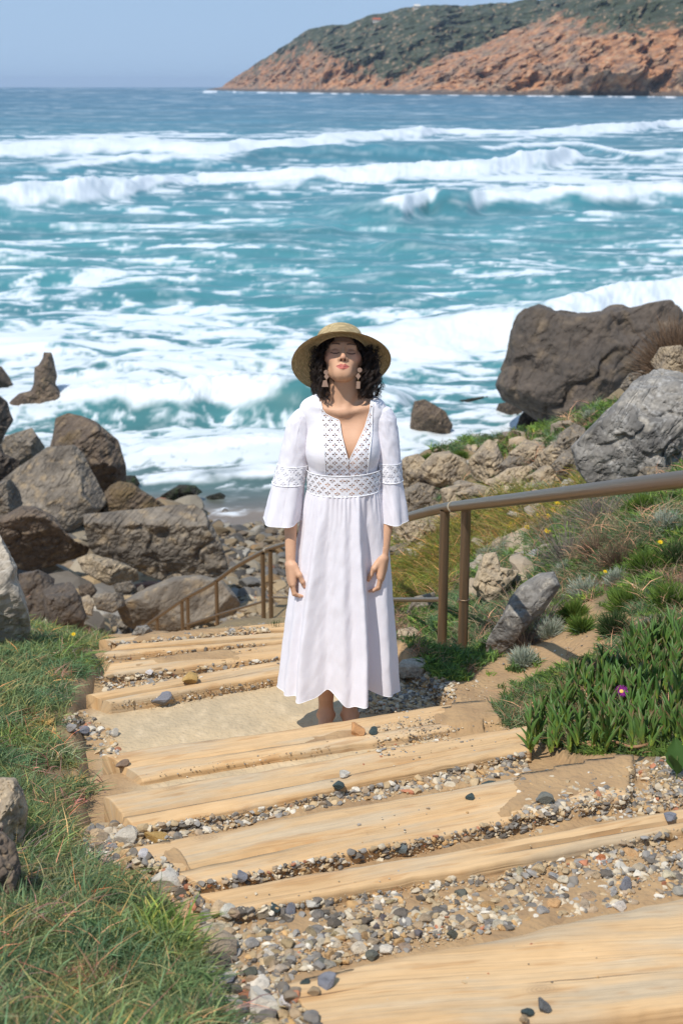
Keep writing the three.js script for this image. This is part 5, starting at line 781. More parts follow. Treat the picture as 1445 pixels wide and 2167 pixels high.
  function sm2() { return std({ color: new THREE.Color().setRGB(.12, .15, .04) }); }
}
// ---------------------------------------------------------------- the woman
{
  const O = V(-0.02, -0.055, 0), person = thing('person', O, 'woman in a white eyelet dress and straw hat standing barefoot on the steps', 'person');
  const at = (px, py, z) => atD(px, py, EYE.z - z);                                  // a point of hers seen at a pixel, z metres before her ankles
  const own = (g) => g.translate(-O.x, -O.y, -O.z);
  const smin = (a, b, k) => { const h = Math.max(k - Math.abs(a - b), 0) / k; return Math.min(a, b) - h * h * k * 0.25; };
  const cap = (p, a, b, ra, rb = ra) => { const bx = b.x - a.x, by = b.y - a.y, bz = b.z - a.z, qx = p.x - a.x, qy = p.y - a.y, qz = p.z - a.z, t = clamp((qx * bx + qy * by + qz * bz) / (bx * bx + by * by + bz * bz || 1)); return Math.hypot(qx - bx * t, qy - by * t, qz - bz * t) - lerp(ra, rb, t); };
  const ell = (p, c, r) => { const x = (p.x - c.x) / r.x, y = (p.y - c.y) / r.y, z = (p.z - c.z) / r.z, l = Math.hypot(x, y, z); return (l - 1) * Math.min(r.x, r.y, r.z) * (0.5 + 0.5 * Math.min(1, l)); };
  const X = 0.006; // middle of her chest
  // ----- joints
  const shR = V(X - .157, 1.318, -.012), shL = V(X + .157, 1.318, -.012);
  const elR = at(615, 1040, -.005), elL = at(826, 1030, -.01), wrR = at(615, 1191, .075), wrL = at(811, 1178, .075);
  const torso = (p) => {
    let d = cap(p, V(X - .056, 1.225, -.005), V(X + .056, 1.225, -.005), .085);
    d = smin(d, cap(p, V(X - .115, 1.335, -.018), V(X + .115, 1.335, -.018), .044), .07);
    for (const s of [-1, 1]) d = smin(d, cap(p, V(X + s * .056, 1.19, .040), V(X + s * .058, 1.165, .042), .047), .06);
    d = smin(d, cap(p, V(X - .048, 1.04, -.005), V(X + .048, 1.04, -.005), .082), .09);
    d = smin(d, cap(p, V(X - .045, .86, -.015), V(X + .045, .86, -.015), .092), .09);
    return d;
  };
  const neck = (p) => { let d = cap(p, V(X, 1.35, -.03), V(X + .001, 1.535, .004), .056, .052); for (const s of [-1, 1]) { d = smin(d, cap(p, V(X + s * .02, 1.43, -.04), V(X + s * .12, 1.365, -.025), .028, .026), .05); d = smin(d, cap(p, V(X + s * .012, 1.352, .045), V(X + s * .12, 1.374, .012), .0085, .009), .022); d = smin(d, cap(p, V(X + s * .012, 1.36, .035), V(X + s * .045, 1.50, -.02), .011, .013), .02); } return d; };
  const ankR = V(-.066, .0, -.0), ankL = V(.036, .0, -.01);
  const limbs = (p) => {
    let d = 1e3; const S = (q, k) => { d = smin(d, q, k); };
    for (const [s, sh, el, wr] of [[-1, shR, elR, wrR], [1, shL, elL, wrL]]) { if (p.y > .6 && p.x * s > .06) { S(cap(p, sh, el, .030, .030), .03); S(cap(p, el, el.clone().lerp(wr, .35), .031, .029), .02); S(cap(p, el.clone().lerp(wr, .3), wr, .029, .0195), .02); } }
    if (p.y < .95) for (const [s, an] of [[-1, ankR], [1, ankL]]) {
      const hip = V(X + s * .08, .84, -.02), kn = V(lerp(hip.x, an.x, .55), .43, .012);
      S(cap(p, hip, kn, .078, .048), .03); S(cap(p, kn, V(an.x, .28, -.02), .046, .049), .02); S(cap(p, V(an.x, .28, -.02), V(an.x, .045, -.012), .047, .029), .02);
      const heel = V(an.x, -.03, -.035), ball = V(an.x + s * .012, -.036, .125);
      S(cap(p, V(an.x, .035, -.008), heel, .029, .026), .02); S(cap(p, V(an.x, .012, .005), ball, .031, .02), .025); S(cap(p, heel, ball, .02, .02), .02);
      for (let t = 0; t < 5; t++) { const tx = an.x + s * (-.02 + .0135 * t) + s * .012; S(cap(p, V(tx, -.040, .14), V(tx + s * .003, -.044, .175 - .012 * t - (t ? 0 : -.004)), t ? .0085 : .011, t ? .0075 : .010), .006); }
      S(cap(p, V(an.x - .03, .022, -.012), V(an.x + .03, .018, -.016), .011), .015);
    }
    return d;
  };
  const skinBase = [0.60, 0.345, 0.215];
  const bodyF = (x, y, z) => { const p = V(x, y, z); let d = y > .7 ? smin(torso(p), neck(p), .035) : 1e3; d = smin(d, limbs(p), .02); return y > .7 && y < .95 ? smin(d, torso(p), .03) : d; };
  const colored = (net, colorOf) => { const n = net.pos.length / 3, c = new Float32Array(n * 3); for (let i = 0; i < n; i++) c.set(colorOf(net.pos[i * 3], net.pos[i * 3 + 1], net.pos[i * 3 + 2]), i * 3); return geom(net.pos, net.idx, c); };
  const skinTone = (x, y, z) => { const n = fbm(x * 30, y * 30, z * 30, 3); return skinBase.map((q, i) => q * (1 + n * [.06, .10, .12][i]) * (y < .1 ? .92 : 1)); };
  const parts = [];
  parts.push(colored(surfaceNets(bodyF, [-.27, .66, -.16], [.28, 1.53, .16], .0062), skinTone), colored(surfaceNets((x, y, z) => { const p = V(x, y, z); let d = limbs(p); if (y > .6) d = smin(d, torso(p), .03); return d; }, [-.2, -.07, -.15], [.22, .68, .2], .0062), skinTone));
  // ----- hands, hanging relaxed with the thumbs forward
  const hand = (wr, el, s, flex) => {
    const d = wr.clone().sub(el).normalize().lerp(V(s * -.06, -1, .03), .55).normalize(), n = V(s * .93, .0, .36 * 1).addScaledVector(d, 0).normalize(); n.addScaledVector(d, -n.dot(d)).normalize();
    const t = d.clone().cross(n).normalize().multiplyScalar(1); if (t.z < 0) t.negate();
    const P = (a, b, c) => wr.clone().addScaledVector(d, a).addScaledVector(t, b).addScaledVector(n, c), B = [];
    B.push([P(-.035, 0, 0), P(0.004, 0, 0), .0165, .0188, .012]);
    const mcp = [[.084, .027, .002], [.088, .0085, .004], [.083, -.010, .002], [.074, -.0265, -.001]], len = [[.039, .024, .019], [.043, .027, .02], [.039, .025, .019], [.031, .019, .017]];
    mcp.forEach(([a, b, c], i) => { B.push([P(.01, b * .55, 0), P(a, b, c), .0145, .0105, .016]); });
    B.push([P(.02, .012, -.006), P(.07, .018, -.004), .016, .013, .015], [P(.02, -.012, -.006), P(.066, -.012, -.005), .015, .012, .015]);
    const fingers = mcp.map(([a, b, c], i) => { let q = P(a, b, c), an = flex[0] + i * .09; const L = []; for (let k = 0; k < 3; k++) { const dir = d.clone().multiplyScalar(Math.cos(an)).addScaledVector(n, -Math.sin(an)).addScaledVector(t, (b > 0 ? -.02 : .03)); const e = q.clone().addScaledVector(dir.normalize(), len[i][k]); L.push([q, e, [.0084, .0075, .0068][k] * (i === 3 ? .88 : 1), [.0075, .0067, .0055][k] * (i === 3 ? .88 : 1)]); q = e; an += flex[k + 1] ?? 0; } return L; });
    const th = [[P(.012, .018, -.008), P(.046, .040, -.022), .0145, .0115], [P(.046, .040, -.022), P(.075, .041, -.034), .0105, .009], [P(.075, .041, -.034), P(.098, .036, -.043), .009, .0068]];
    const f = (x, y, z) => { const p = V(x, y, z); let r = 1e3; for (const [a, b, ra, rb, k] of B) r = smin(r, cap(p, a, b, ra, rb), k); for (const L of fingers) { let q = 1e3; for (const [a, b, ra, rb] of L) q = smin(q, cap(p, a, b, ra, rb), .004); r = smin(r, q, .005); } let q = 1e3; for (const [a, b, ra, rb] of th) q = smin(q, cap(p, a, b, ra, rb), .006); return smin(r, q, .009); };
    const lo = [1e9, 1e9, 1e9], hi = [-1e9, -1e9, -1e9]; for (const L of [B, ...fingers, th]) for (const [a, b] of L) for (const q of [a, b]) ['x', 'y', 'z'].forEach((k, i) => { lo[i] = Math.min(lo[i], q[k] - .028); hi[i] = Math.max(hi[i], q[k] + .028); });
    const tips = [...fingers.map((L) => L[2]), th[2]];
    return colored(surfaceNets(f, lo, hi, .0026), (x, y, z) => { const p = V(x, y, z); let c = skinTone(x, y, z); let m = 1; for (const [a, b] of tips) m = Math.min(m, p.distanceTo(b) / .02); c = mix3(c, [.62, .29, .21], clamp(.8 - m) * .8); for (const [a, b] of tips) { const u = b.clone().lerp(a, .25).addScaledVector(n, .006); if (p.distanceTo(u) < .0052) c = [.70, .45, .38]; } return c; });
  };
  parts.push(hand(wrR, elR, -1, [.15, .85, .45]), hand(wrL, elL, 1, [.12, .75, .35]));
  // ----- head, tilted back with closed eyes
  const TILT = 28.5 * Math.PI / 180, HC = V(X - .002, 1.556, -.028), hq = new THREE.Quaternion().setFromEuler(new THREE.Euler(-TILT, .03, -.03));
  const headF = (x, y, z) => {
    const ax = Math.abs(x), p = V(x, y, z), q = V(ax, y, z);
    let d = ell(p, V(0, .028, -.016), V(.071, .083, .09));
    d = smin(d, ell(p, V(0, -.028, .028), V(.0555, .078, .062)), .03);
    d = smin(d, cap(q, V(.047, -.055, -.002), V(.012, -.089, .062), .017, .016), .03); d = smin(d, ell(p, V(0, -.085, .067), V(.022, .016, .017)), .02);
    d = smin(d, cap(q, V(.041, -.018, .058), V(.054, -.008, .03), .02, .018), .025); d = smin(d, cap(q, V(.0, .028, .083), V(.04, .027, .067), .011, .010), .02);
    d = -smin(-d, Math.hypot(ax - .031, (y - .004) * 1.2, z - .098) - .0185, .016);
    d = smin(d, ell(q, V(.031, -.001, .0745), V(.0165, .0125, .0125)), .006);
    d = smin(d, cap(p, V(0, .016, .088), V(0, -.027, .107), .0065, .0085), .012); d = smin(d, ell(p, V(0, -.031, .1055), V(.0105, .0092, .0098)), .006); d = smin(d, ell(q, V(.0125, -.034, .093), V(.0075, .0075, .011)), .007);
    d = -smin(-d, cap(q, V(.0055, -.0405, .098), V(.009, -.0405, .091), .0032), .002) ; 
    d = smin(d, ell(p, V(0, -.062, .074), V(.03, .026, .018)), .02);
    d = smin(d, cap(q, V(.005, -.0555, .0935), V(.0255, -.0605, .079), .0062, .0032), .005); d = smin(d, cap(q, V(.0, -.0690, .0930), V(.020, -.0650, .082), .0082, .004), .005);
    d = smin(d, ell(q, V(.073, -.008, -.008), V(.008, .028, .017)), .008);
    return d;
  };
  const headC = (x, y, z) => {
    const ax = Math.abs(x), n = fbm(x * 60, y * 60, z * 60, 3); let c = [skinBase[0] * (1.0 + .06 * n), skinBase[1] * (1 + .1 * n), skinBase[2] * (1 + .12 * n)];
    c = mix3(c, [.60, .235, .15], .62 * sstep(.036, .008, Math.hypot((ax - .05) * .8, y + .014, (z - .05) * .5)));
    c = mix3(c, [.58, .27, .18], .4 * sstep(.02, .006, Math.hypot(x, y + .032, z - .11)));
    if (z > .06) {
      const top = -.0535 - .0022 * Math.cos(x * 260) * (ax < .012 ? 1 : 0) - ax * ax * 9, bot = -.0775 + ax * ax * 20, lip = sstep(0, .0022, Math.min(top - y, y - bot)) * sstep(.0285, .0245, ax);
      c = mix3(c, [.52, .125, .105], lip * .9); const line = -.0628 - .0016 * Math.cos(x * 140); c = mix3(c, [.16, .045, .04], sstep(.0022, .0006, Math.abs(y - line)) * sstep(.0275, .023, ax));
      const by = .0275 + .006 * Math.sin(clamp((ax - .012) / .036) * 2.2); c = mix3(c, [.05, .028, .02], sstep(.0055, .0025, Math.abs(y - by) * (1 + ax * 8)) * sstep(.010, .016, ax) * sstep(.052, .044, ax) * .85);
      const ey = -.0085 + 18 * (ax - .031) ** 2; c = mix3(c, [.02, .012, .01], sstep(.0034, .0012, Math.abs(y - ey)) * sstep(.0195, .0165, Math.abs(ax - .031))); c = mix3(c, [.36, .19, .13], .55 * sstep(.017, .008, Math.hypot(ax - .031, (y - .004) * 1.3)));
      c = mix3(c, [.10, .035, .025], sstep(.0052, .003, Math.hypot(ax - .0075, y + .0405)) * (z > .088 ? 1 : 0));
    }
    return c;
  };
  const hg = colored(surfaceNets(headF, [-.09, -.125, -.12], [.09, .125, .13], .0026), headC); hg.applyQuaternion(hq); hg.translate(HC.x, HC.y, HC.z); parts.push(hg);
  const skinMat = new THREE.MeshPhysicalMaterial({ vertexColors: true, roughness: 0.52, specularIntensity: 0.55, bumpMap: TEX.grain, bumpScale: 0.0003 });
  const body = mergeGeometries(parts); body.deleteAttribute('uv'); body.setAttribute('uv', new THREE.BufferAttribute(new Float32Array(body.attributes.position.count * 2).map((_, i) => body.attributes.position.array[Math.floor(i / 2) * 3 + (i % 2)] * 6), 2));
  part('body', own(body), skinMat, person);
  const H3 = (x, y, z) => V(x, y, z).applyQuaternion(hq).add(HC);
  // ----- hair: dark loose curls to the collar
  {
    const r = rng(2024), geos = [], cols = [[.020, .012, .009], [.038, .021, .014], [.075, .040, .024]];
    const strand = (a, b, amp, turns, rad, bulge, ph, offs, c) => {
      const n = 26, pts = [], dir = b.clone().sub(a).normalize(), u = V(0, 0, 1).cross(dir).normalize(), w = dir.clone().cross(u);
      for (let k = 0; k <= n; k++) { const t = k / n, am = amp * sstep(0, .3, t) * (1 + .5 * noise(t * 3, ph, 2)), q = a.clone().lerp(b, t).addScaledVector(bulge, Math.sin(Math.PI * Math.min(1, t * 1.05)) * .9), an = ph + turns * TAU * (t + .06 * noise(t * 4, ph * 3)); q.addScaledVector(u, Math.cos(an) * am + offs[0] * (.4 + t)).addScaledVector(w, Math.sin(an) * am + offs[1] * (.4 + t)); if (t > .75) q.addScaledVector(u, (t - .75) * .045 * Math.sin(ph)).addScaledVector(w, (t - .75) * .04 * Math.cos(ph)); pts.push(q); }
      const g = new THREE.TubeGeometry(new THREE.CatmullRomCurve3(pts), 25, rad, 3), arr = new Float32Array(g.attributes.position.count * 3); for (let i = 0; i < arr.length; i++) arr[i] = c[i % 3]; g.setAttribute('color', new THREE.BufferAttribute(arr, 3)); g.deleteAttribute('uv'); geos.push(g);
    };
    const lock = (a, b, amp, turns, bulge, count = 10, wide = .0032) => { const ph = r() * TAU, c = cols[Math.floor(r() * r() * 3)]; for (let k = 0; k < count; k++) strand(a, b.clone().add(V((r() - .5) * .006, (r() - .5) * .014, 0)), amp * (.85 + .3 * r()), turns, .0005 + .0005 * r(), bulge, ph + .35 * (r() - .5), [(r() - .5) * 2 * wide, (r() - .5) * 2 * wide], mix3(c, cols[1], r() * .5)); };
    for (const s of [-1, 1]) {
      for (let i = 0; i < 62; i++) {
        const f = r(), front = r(), a = H3(s * lerp(.044, .074, Math.sqrt(f)), lerp(.088, .02, f) + .01 * r(), lerp(-.05, .060 - .04 * f, front));
        const ex = s < 0 ? lerp(664, 701, Math.pow(r(), .8)) : lerp(760, 802, Math.pow(r(), 1.1)), ey = lerp(785, s < 0 ? 853 : 846, Math.pow(r(), .55)), b = at(ex, ey, lerp(-.07, .05, front));
        lock(a, b, .007 + .008 * r(), 1.6 + 2.2 * r(), V(s * (.012 + .032 * r()), .004, .012 * front));
      }
      for (let i = 0; i < 16; i++) { const a = H3(s * (.068 + .008 * r()), .065, .03), b = at(s < 0 ? lerp(664, 690, r()) : lerp(768, 804, r()), lerp(750, 800, r()), .03); lock(a, b, .009 + .007 * r(), 1.2 + 1.5 * r(), V(s * .03, .004, .0), 4, .002); }
    }
    for (let i = 0; i < 22; i++) { const s = r() < .5 ? -1 : 1, a = H3(s * lerp(.0, .05, r()), .092, .045), b = H3(s * lerp(.045, .078, r()), lerp(.07, .02, r()), .07 - .03 * r()); lock(a, b, .003 + .004 * r(), .6 + r(), V(0, .004, .014), 5); }
    for (let i = 0; i < 26; i++) { const a = H3(lerp(-.07, .07, r()), .05, -.07), b = at(lerp(680, 785, r()), lerp(800, 840, r()), -.085); lock(a, b, .010, 2, V(0, 0, -.02), 4, .004); }
    const cells = surfaceNets((x, y, z) => { const p = V(x, y, z); let d = 1e3; for (const s of [-1, 1]) { const e = at(s < 0 ? 683 : 778, 832, -.02); d = smin(d, cap(p, H3(s * .062, .03, -.015), e, .022, .024), .03); } d = smin(d, ell(p.clone().sub(HC).applyQuaternion(hq.clone().invert()), V(0, .034, -.026), V(.0765, .081, .084)), .02); const l = p.clone().sub(HC).applyQuaternion(hq.clone().invert()), ax = Math.abs(l.x); d = Math.max(d, (l.z - lerp(.012, .075, sstep(.055, .10, l.y)) - .9 * Math.max(0, ax - .052)) * .8); if (y < HC.y - .02) d = Math.max(d, .050 - Math.abs(x - X)); return d + .005 * fbm(x * 50, y * 28, z * 50, 2); }, [-.14, 1.38, -.15], [.15, 1.68, .10], .005);
    const cap0 = colored(cells, () => cols[0]); geos.push(cap0);
    const hair = mergeGeometries(geos); hair.deleteAttribute('uv');
    part('hair', own(hair), std({ vertexColors: true, roughness: 0.5 }), person);
  }
  // ----- straw hat on the back of the head
  {
    const straw = dataTex(512, (x, y) => { // plaited straw: herringbone bands, x along the band, y one band
      const b = y * 2 % 1, half = b < .5 ? 1 : -1, k = (x * 40 + 10 + half * (b % .5) * 3) % 1, e = Math.min(k, 1 - k) * 2, edge = Math.min(b, 1 - b, Math.abs(b - .5)) * 9, v = clamp(.35 + .9 * e) * clamp(.45 + edge), h = pnoise(Math.floor(x * 40 + 10 + half * (b % .5) * 3), Math.floor(y * 4), 160, 3);
      return [.95 * v * (.75 + .45 * h), .735 * v * (.72 + .45 * h), .40 * v * (.65 + .5 * h)];
    }, true), sb = dataTex(512, (x, y) => { const b = y * 2 % 1, half = b < .5 ? 1 : -1, k = (x * 40 + 10 + half * (b % .5) * 3) % 1; return clamp(Math.min(k, 1 - k) * 2) * clamp(.3 + Math.min(b, 1 - b, Math.abs(b - .5)) * 8); });
    straw.repeat.set(3, 1); sb.repeat.set(3, 1);
    const hm = new THREE.MeshPhysicalMaterial({ map: straw, bumpMap: sb, bumpScale: .004, roughness: .8, side: THREE.DoubleSide });
    const hat = new THREE.Group(); hat.name = 'straw_hat'; person.add(hat);
    const A = at(722, 765, -.055), tilt = 50 * Math.PI / 180; hat.position.copy(A).sub(O); hat.rotation.set(-tilt, 0, .07, 'ZYX'); hat.rotation.z = 0.085;
    const prof = []; const rows = 11; // crown then brim, in bands
    const brim = gridGeo(160, 44, (u, v) => { const a = u * TAU, t = v, r0 = .102, cz = .043 * (1 - sstep(0, .85, t)), r = lerp(r0, .199, t), x = Math.sin(a) * r, z = Math.cos(a) * r + cz + 0.031 * t * Math.max(0, Math.cos(a)) ** 1.5, y = .006 - t * t * (.014 + (Math.cos(a) > 0 ? .028 : .012) * Math.cos(a)) - .006 * Math.sin(a * 2 + .6) * t + .0016 * Math.abs(Math.sin(t * 7 * Math.PI)) + .0012 * noise(a * 9, t * 5, 3) + (t > .98 ? .0015 * noise(a * 60, 1) : 0); return [x + (t > .97 ? .002 * noise(a * 50, 4) * Math.sin(a) : 0), y, z, u, t * 3.5]; });
    part('brim', brim, hm, hat);
    const crown = gridGeo(120, 40, (u, v) => { const a = u * TAU, ph = v * 1.0, rr = v < .55 ? lerp(.102, .094, v / .55) : .094 * Math.pow(Math.max(0, 1 - Math.pow((v - .55) / .45, 2.6)), .5), y = v < .55 ? .006 + v / .55 * .058 : .064 + .045 * Math.sin((v - .55) / .45 * Math.PI / 2); return [Math.sin(a) * rr, y + .0012 * Math.abs(Math.sin(v * 9 * Math.PI)), Math.cos(a) * rr + .043 - .004 * v, u * .6, ph * 4]; });
    part('crown', crown, hm, hat);
  }
  // ----- earrings of linked wooden shapes
  {
    const em = std({ color: new THREE.Color().setRGB(.36, .235, .175), map: stoneTex, roughness: .6 });
    const ex = (pts) => { const s = new THREE.Shape(); pts.forEach(([x, y], i) => i ? s.lineTo(x, y) : s.moveTo(x, y)); s.closePath(); return new THREE.ExtrudeGeometry(s, { depth: .002, bevelEnabled: true, bevelSize: .0006, bevelThickness: .0006, bevelSegments: 1 }); };
    const disc = new THREE.CylinderGeometry(.0092, .0092, .003, 20).rotateX(Math.PI / 2), diamond = ex([[0, .0125], [.0092, 0], [0, -.0125], [-.0092, 0]]), bar = ex([[-.0068, .0135], [.0072, .0135], [.0062, -.0135], [-.0080, -.0135]]), trap = ex([[-.007, .012], [.006, .013], [.0125, -.012], [-.0125, -.012]]), ring = new THREE.TorusGeometry(.0022, .0006, 6, 10), gold = new THREE.MeshStandardMaterial({ color: new THREE.Color().setRGB(.5, .35, .15), metalness: .9, roughness: .35 });
    for (const [list] of [[[[disc, 761, 783], [diamond, 758, 796], [bar, 758, 815], [ring, 760, 789], [ring, 758, 805]]], [[[disc, 690, 788], [diamond, 691, 797], [trap, 688, 812], [ring, 690, 804]]]]) { const g = new THREE.Group(); g.name = person.children.some((c) => c.name === 'earring') ? 'earring_001' : 'earring'; person.add(g); list.forEach(([geo, px, py]) => { const m = part(geo === ring ? 'link' : 'bead', geo, geo === ring ? gold : em, g); m.position.copy(at(px, py, .062)).sub(O); }); }
  }
  // ----- the dress
  const cloth = new THREE.MeshPhysicalMaterial({ color: new THREE.Color().setRGB(.90, .875, .93), roughness: .92, side: THREE.DoubleSide, transmission: .22, thickness: 0, sheen: .3, sheenRoughness: .6, specularIntensity: .25, bumpMap: dataTex(512, (x, y) => .5 * pnoise(x * 128, y * 128, 128, 4) + .3 * pnoise(x * 10, y * 160, 1600, 6) + .5 * pfbm(x, y, 4, 4, 9)), bumpScale: .00035 });
  const clothSolid = cloth.clone(); clothSolid.transmission = 0; clothSolid.color.setRGB(.80, .77, .805);
  const dress = new THREE.Group(); dress.name = 'dress'; person.add(dress); dress.userData.label = 'white cotton dress with eyelet lace bands';
  const lacePattern = (x, y) => { // one repeat of the eyelets: 4 petals round a point, dots between
    let m = 0; for (const [cx, cy] of [[.25, .25], [.75, .75], [.25, 1.25], [-.25, .75], [1.25, .25], [.75, -.25]]) { const dx = x - cx, dy = y - cy, a = Math.atan2(dy, dx), rr = Math.hypot(dx, dy); const pet = (ex, ey, rx, ry) => Math.hypot((dx - ex) / rx, (dy - ey) / ry) < 1; if (pet(.17, 0.02, .118, .078) || pet(-.17, 0.02, .118, .078) || pet(0, .17, .048, .105) || pet(0, -.17, .048, .105) || pet(.15, .17, .03, .03) || pet(-.15, -.17, .03, .03)) m = 1; } return m; };
  const laceAlpha = dataTex(256, (x, y) => lacePattern(x, y) ? 0 : 1), laceBump = dataTex(256, (x, y) => { let near = 0; for (let k = 0; k < 8; k++) if (lacePattern((x + .03 * Math.cos(k * .785) + 1) % 1, (y + .03 * Math.sin(k * .785) + 1) % 1)) near++; return clamp(.35 + near * .09 + .25 * pnoise(x * 60, y * 60, 60, 3)); });
  const lace = new THREE.MeshPhysicalMaterial({ color: new THREE.Color().setRGB(.84, .82, .85), roughness: .9, side: THREE.DoubleSide, alphaMap: laceAlpha, alphaTest: .5, bumpMap: laceBump, bumpScale: .0015, specularIntensity: .2 });
  const LS = .035; // metres of one repeat of the lace
  const outer = (p) => { let d = torso(p) - .008; d = smin(d, cap(p, V(X - .058, 1.08, .006), V(X + .058, 1.08, .006), .086), .04); d = smin(d, cap(p, V(X - .056, 1.15, .010), V(X + .056, 1.15, .010), .086), .04); d = smin(d, cap(p, V(X - .06, 1.19, .042), V(X + .06, 1.19, .042), .060), .05); for (const s of [-1, 1]) d = smin(d, cap(p, V(X + s * .06, 1.388, -.028), V(X + s * .135, 1.356, -.016), .026, .034), .03); if (p.y > 1.32) d = smin(d, neck(p) - .006, .02); return d + .006 * sstep(1.19, 1.10, p.y) * sstep(.08, .14, Math.abs(p.x - X)) + .006 * sstep(1.19, 1.10, p.y) + .0022 * fbm(p.x * 9, p.y * 14, 2, 3) + .0018 * Math.sin((p.x * .6 + p.y) * 120 + 4 * noise(p.x * 9, p.y * 9)) * sstep(1.16, 1.1, p.y) * .6; };
  const cutPoly = [[672, 780], [677, 850], [681, 880], [691, 1012], [775, 1012], [786, 925], [789, 846], [795, 780]];
  const bodice = surfaceNets((x, y, z) => { const p = V(x, y, z); let d = outer(p); const [px, py] = toPx(p); d = Math.max(d, 1.104 - y, y - 1.46); if (z > -.03) d = Math.max(d, polyDist(cutPoly, px, py) / 534); else d = Math.max(d, .072 - Math.hypot(x - X, (z + .03) * .9, Math.max(0, 1.40 - y))); return d; }, [-.24, 1.0, -.15], [.25, 1.46, .15], .0042);
  const bg = geom(bodice.pos, bodice.idx, null, Array.from({ length: bodice.pos.length / 3 }, (_, i) => [bodice.pos[i * 3] * 4, bodice.pos[i * 3 + 1] * 4]).flat()); part('bodice', own(bg), clothSolid, dress);
  const front = (x, y) => { let z = .2; for (let i = 0; i < 60; i++) { const d = outer(V(x, y, z)); if (d < .0004) break; z -= Math.max(.0004, d * .8); if (z < -.02) return -.02; } return z; };
  const pl = (L, py) => { let i = 0; while (i < L.length - 2 && L[i + 1][0] < py) i++; return lerp(L[i][1], L[i + 1][1], clamp((py - L[i][0]) / (L[i + 1][0] - L[i][0]))); };
  const trimM = clothSolid.clone(); trimM.color.setRGB(.88, .87, .88); const trim = (pts, r = .0026) => part('trim', own(tube(pts, r, 60, 8)), trimM, dress);
  for (const [o, i] of [[[[850, 677], [880, 681], [1016, 690]], [[850, 679], [866, 682], [876, 690], [884, 705], [889, 718], [920, 722.5], [950, 730], [975, 737], [1016, 740]]], [[[846, 789], [925, 786], [1016, 775]], [[846, 785], [870, 782], [905, 771.5], [945, 753], [975, 738.5], [1016, 741]]]]) {
    const y0 = o[0][0], lift = (px, py) => { let p = at(px, py, .1); for (let k = 0; k < 4; k++) p = at(px, py, front(p.x, p.y)); p.z += .0035; return p; };
    part('lace_yoke', own(gridGeo(14, 60, (u, v) => { const py = lerp(y0, 1015, v), p = lift(lerp(pl(o, py), pl(i, py), u), py); return [p.x, p.y, p.z, p.x / LS, p.y / LS]; })), lace, dress);
    const edge = []; for (let k = 0; k <= 40; k++) { const py = lerp(y0, 976, k / 40); edge.push(lift(pl(i, py), py)); } trim(edge, .0018); const seam = []; for (let k = 0; k <= 20; k++) { const py = lerp(y0, 1006, k / 20); seam.push(lift(pl(o, py), py)); } trim(seam, .0022);
  }
  // waist band round the body
  const WX = X + .005, wa = .150, wb = .130, wz = .004, ring = (phi, a, b, y, x0 = WX, z0 = wz) => [x0 + Math.sin(phi) * a, y, z0 + Math.cos(phi) * b];
  part('lace_waistband', own(gridGeo(120, 10, (u, v) => { const ph = u * TAU, y = lerp(1.026, 1.112, v) + .004 * Math.sin(ph + .5), p = ring(ph, wa + .002 * Math.sin(v * 3), wb, y); return [...p, u * .82 / LS, y / LS]; })), lace, dress);
  for (const y of [1.026, 1.112]) { const L = []; for (let k = 0; k <= 80; k++) { const ph = k / 80 * TAU; L.push(V(...ring(ph, wa + .001, wb + .001, y + .004 * Math.sin(ph + .5) + .0012 * Math.sin(ph * 40)))); } trim(L, .0019); }
  // skirt with gathers and falling folds
  const FOLDS = [[-2.85, .30, .7], [-2.2, .26, .6], [-1.62, .22, .75], [-1.02, .16, .65], [-.66, .12, 1.2], [-.9, .1, -.5], [-.28, .13, -.7], [.06, .12, .55], [.36, .11, 2.1], [.68, .15, -2.0], [1.02, .14, .55], [1.45, .2, .6], [1.95, .24, .7], [2.5, .26, .6]];
  const skirt = (u, v) => {
    const ph = (u - .5) * TAU, t = v, y0 = 1.028 + .004 * Math.sin(ph + .5), w = Math.pow(t, .8), hipF = Math.sin(Math.PI * clamp(t * 1.4));
    let a = lerp(wa, .238, w), b = lerp(wb, .172, w); let f = 0; for (const [c, wd, am] of FOLDS) { const q = (ph + .035 * Math.sin(t * 5 + c * 3) - c) / wd; f += am * Math.exp(-q * q); } 
    let e = f * .032 * Math.pow(t, .7) + .0018 * Math.sin(ph * 46 + 3 * Math.sin(ph * 5)) * sstep(.2, .02, t) + .0024 * Math.sin(ph * 17 + 2 * Math.sin(ph * 3) + t * 2) * sstep(0, .2, t) * (1 - t) + .006 * fbm(ph * 2.5, t * 3, 4, 3) * t + .0042 * fbm(ph * 6 + t * 5, t * 8 - ph, 2, 4);
    const x0 = WX - .020 * t + .012 * hipF * 0, hem = .165 + .018 * Math.cos(ph * 1) - .012 * f * .5 + .008 * Math.sin(ph * 3 + 1) + .028 * Math.exp(-(((ph + .20) / .16) ** 2)) - .035 * Math.exp(-(((ph - .16) / .14) ** 2));
    return [x0 + Math.sin(ph) * (a + e), lerp(y0, hem, t), wz + .02 * t + Math.cos(ph) * (b + e * 1.15), u * 4, t * 4];
  };
  part('skirt', own(gridGeo(420, 110, skirt)), cloth, dress);
  { const L = []; for (let k = 0; k <= 300; k++) L.push(V(...skirt(k / 300, 1).slice(0, 3))); part('hem', own(new THREE.TubeGeometry(new THREE.CatmullRomCurve3(L), 600, .0010, 6)), trimM, dress); }
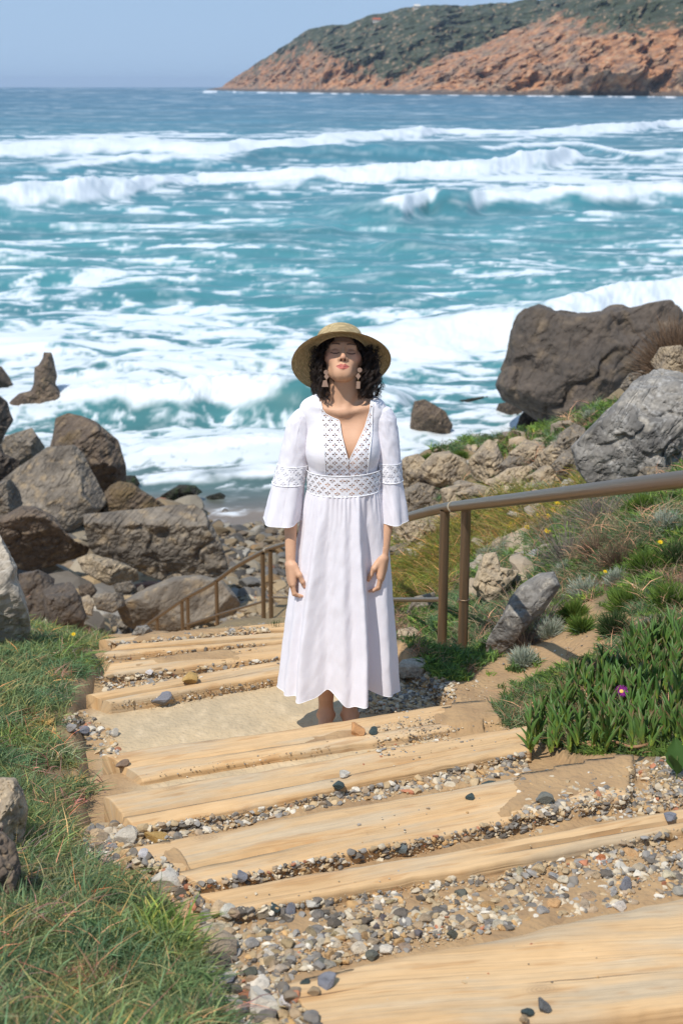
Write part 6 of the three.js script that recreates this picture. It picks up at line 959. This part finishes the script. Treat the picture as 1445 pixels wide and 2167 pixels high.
  // sleeves: close at the shoulder, flaring below the lace band
  const sleeve = (s, C, R) => { // centres [px, py, z], half widths and depths in metres
    const P = C.map(([px, py, z]) => at(px, py, z)), cv = new THREE.CatmullRomCurve3(P), n = C.length - 1, rad = (t, k) => { const q = t * n, i = Math.min(n - 1, Math.floor(q)), f = q - i, g = f * f * (3 - 2 * f) * .5 + f * .5; return lerp(R[i][k], R[i + 1][k], f * .8 + g * .2); };
    const f = (u, v, out = 0) => { const ph = u * TAU, c = cv.getPoint(v), a = rad(v, 0) + out, b = rad(v, 1) + out, w = sstep(.72, 1, v), e = .006 * w * Math.sin(ph * 5 + s) + .004 * sstep(.1, .4, v) * fbm(ph * 1.5 + s, v * 7, 2, 3) + .004 * fbm(ph * 2 + v * 9, v * 14 - ph * 2, s, 3) * sstep(.05, .25, v); const hemDrop = v > .8 ? (v - .8) * 5 * (.010 * Math.cos(ph)) : 0; return [c.x + Math.sin(ph) * (a + e), c.y - hemDrop - (v > .5 ? .0 : 0), c.z + Math.cos(ph) * (b + e)]; };
    const g = gridGeo(72, 60, (u, v) => { const p = f(u, v); return [...p, u * 2, v * 2]; }); part('sleeve', own(g), cloth, dress);
    const [b0, b1] = s < 0 ? [.655, .80] : [.655, .80], bandG = gridGeo(72, 10, (u, v) => { const p = f(u, lerp(b0, b1, v), .0018); return [...p, u * .36 / LS, v * .068 / LS]; }); part('lace_cuff_band', own(bandG), lace, dress);
    for (const b of [b0, b1]) { const L = []; for (let k = 0; k <= 40; k++) L.push(V(...f(k / 40, b, .002))); trim(L, .0013); }
    const L = []; for (let k = 0; k <= 72; k++) L.push(V(...f(k / 72, 1))); trim(L, .0009);
  };
  sleeve(-1, [[656, 859, -.02], [647, 868, -.02], [636, 889, -.02], [627, 935, -.015], [619, 985, -.01], [609, 1030, 0], [596, 1100, .02]], [[.016, .024], [.038, .040], [.050, .052], [.055, .058], [.063, .064], [.067, .070], [.074, .078]]);
  sleeve(1, [[800, 855, -.02], [808, 864, -.02], [813, 886, -.02], [819, 930, -.015], [823, 980, -.01], [827, 1025, -.005], [833, 1097, .01]], [[.016, .024], [.036, .040], [.048, .052], [.048, .056], [.048, .060], [.048, .062], [.056, .072]]);
}
// ---------------------------------------------------------------- thin sea haze, then the picture
scene.fog = new THREE.FogExp2(0xbcd0e8, 4e-5);
renderer.render(scene, camera);
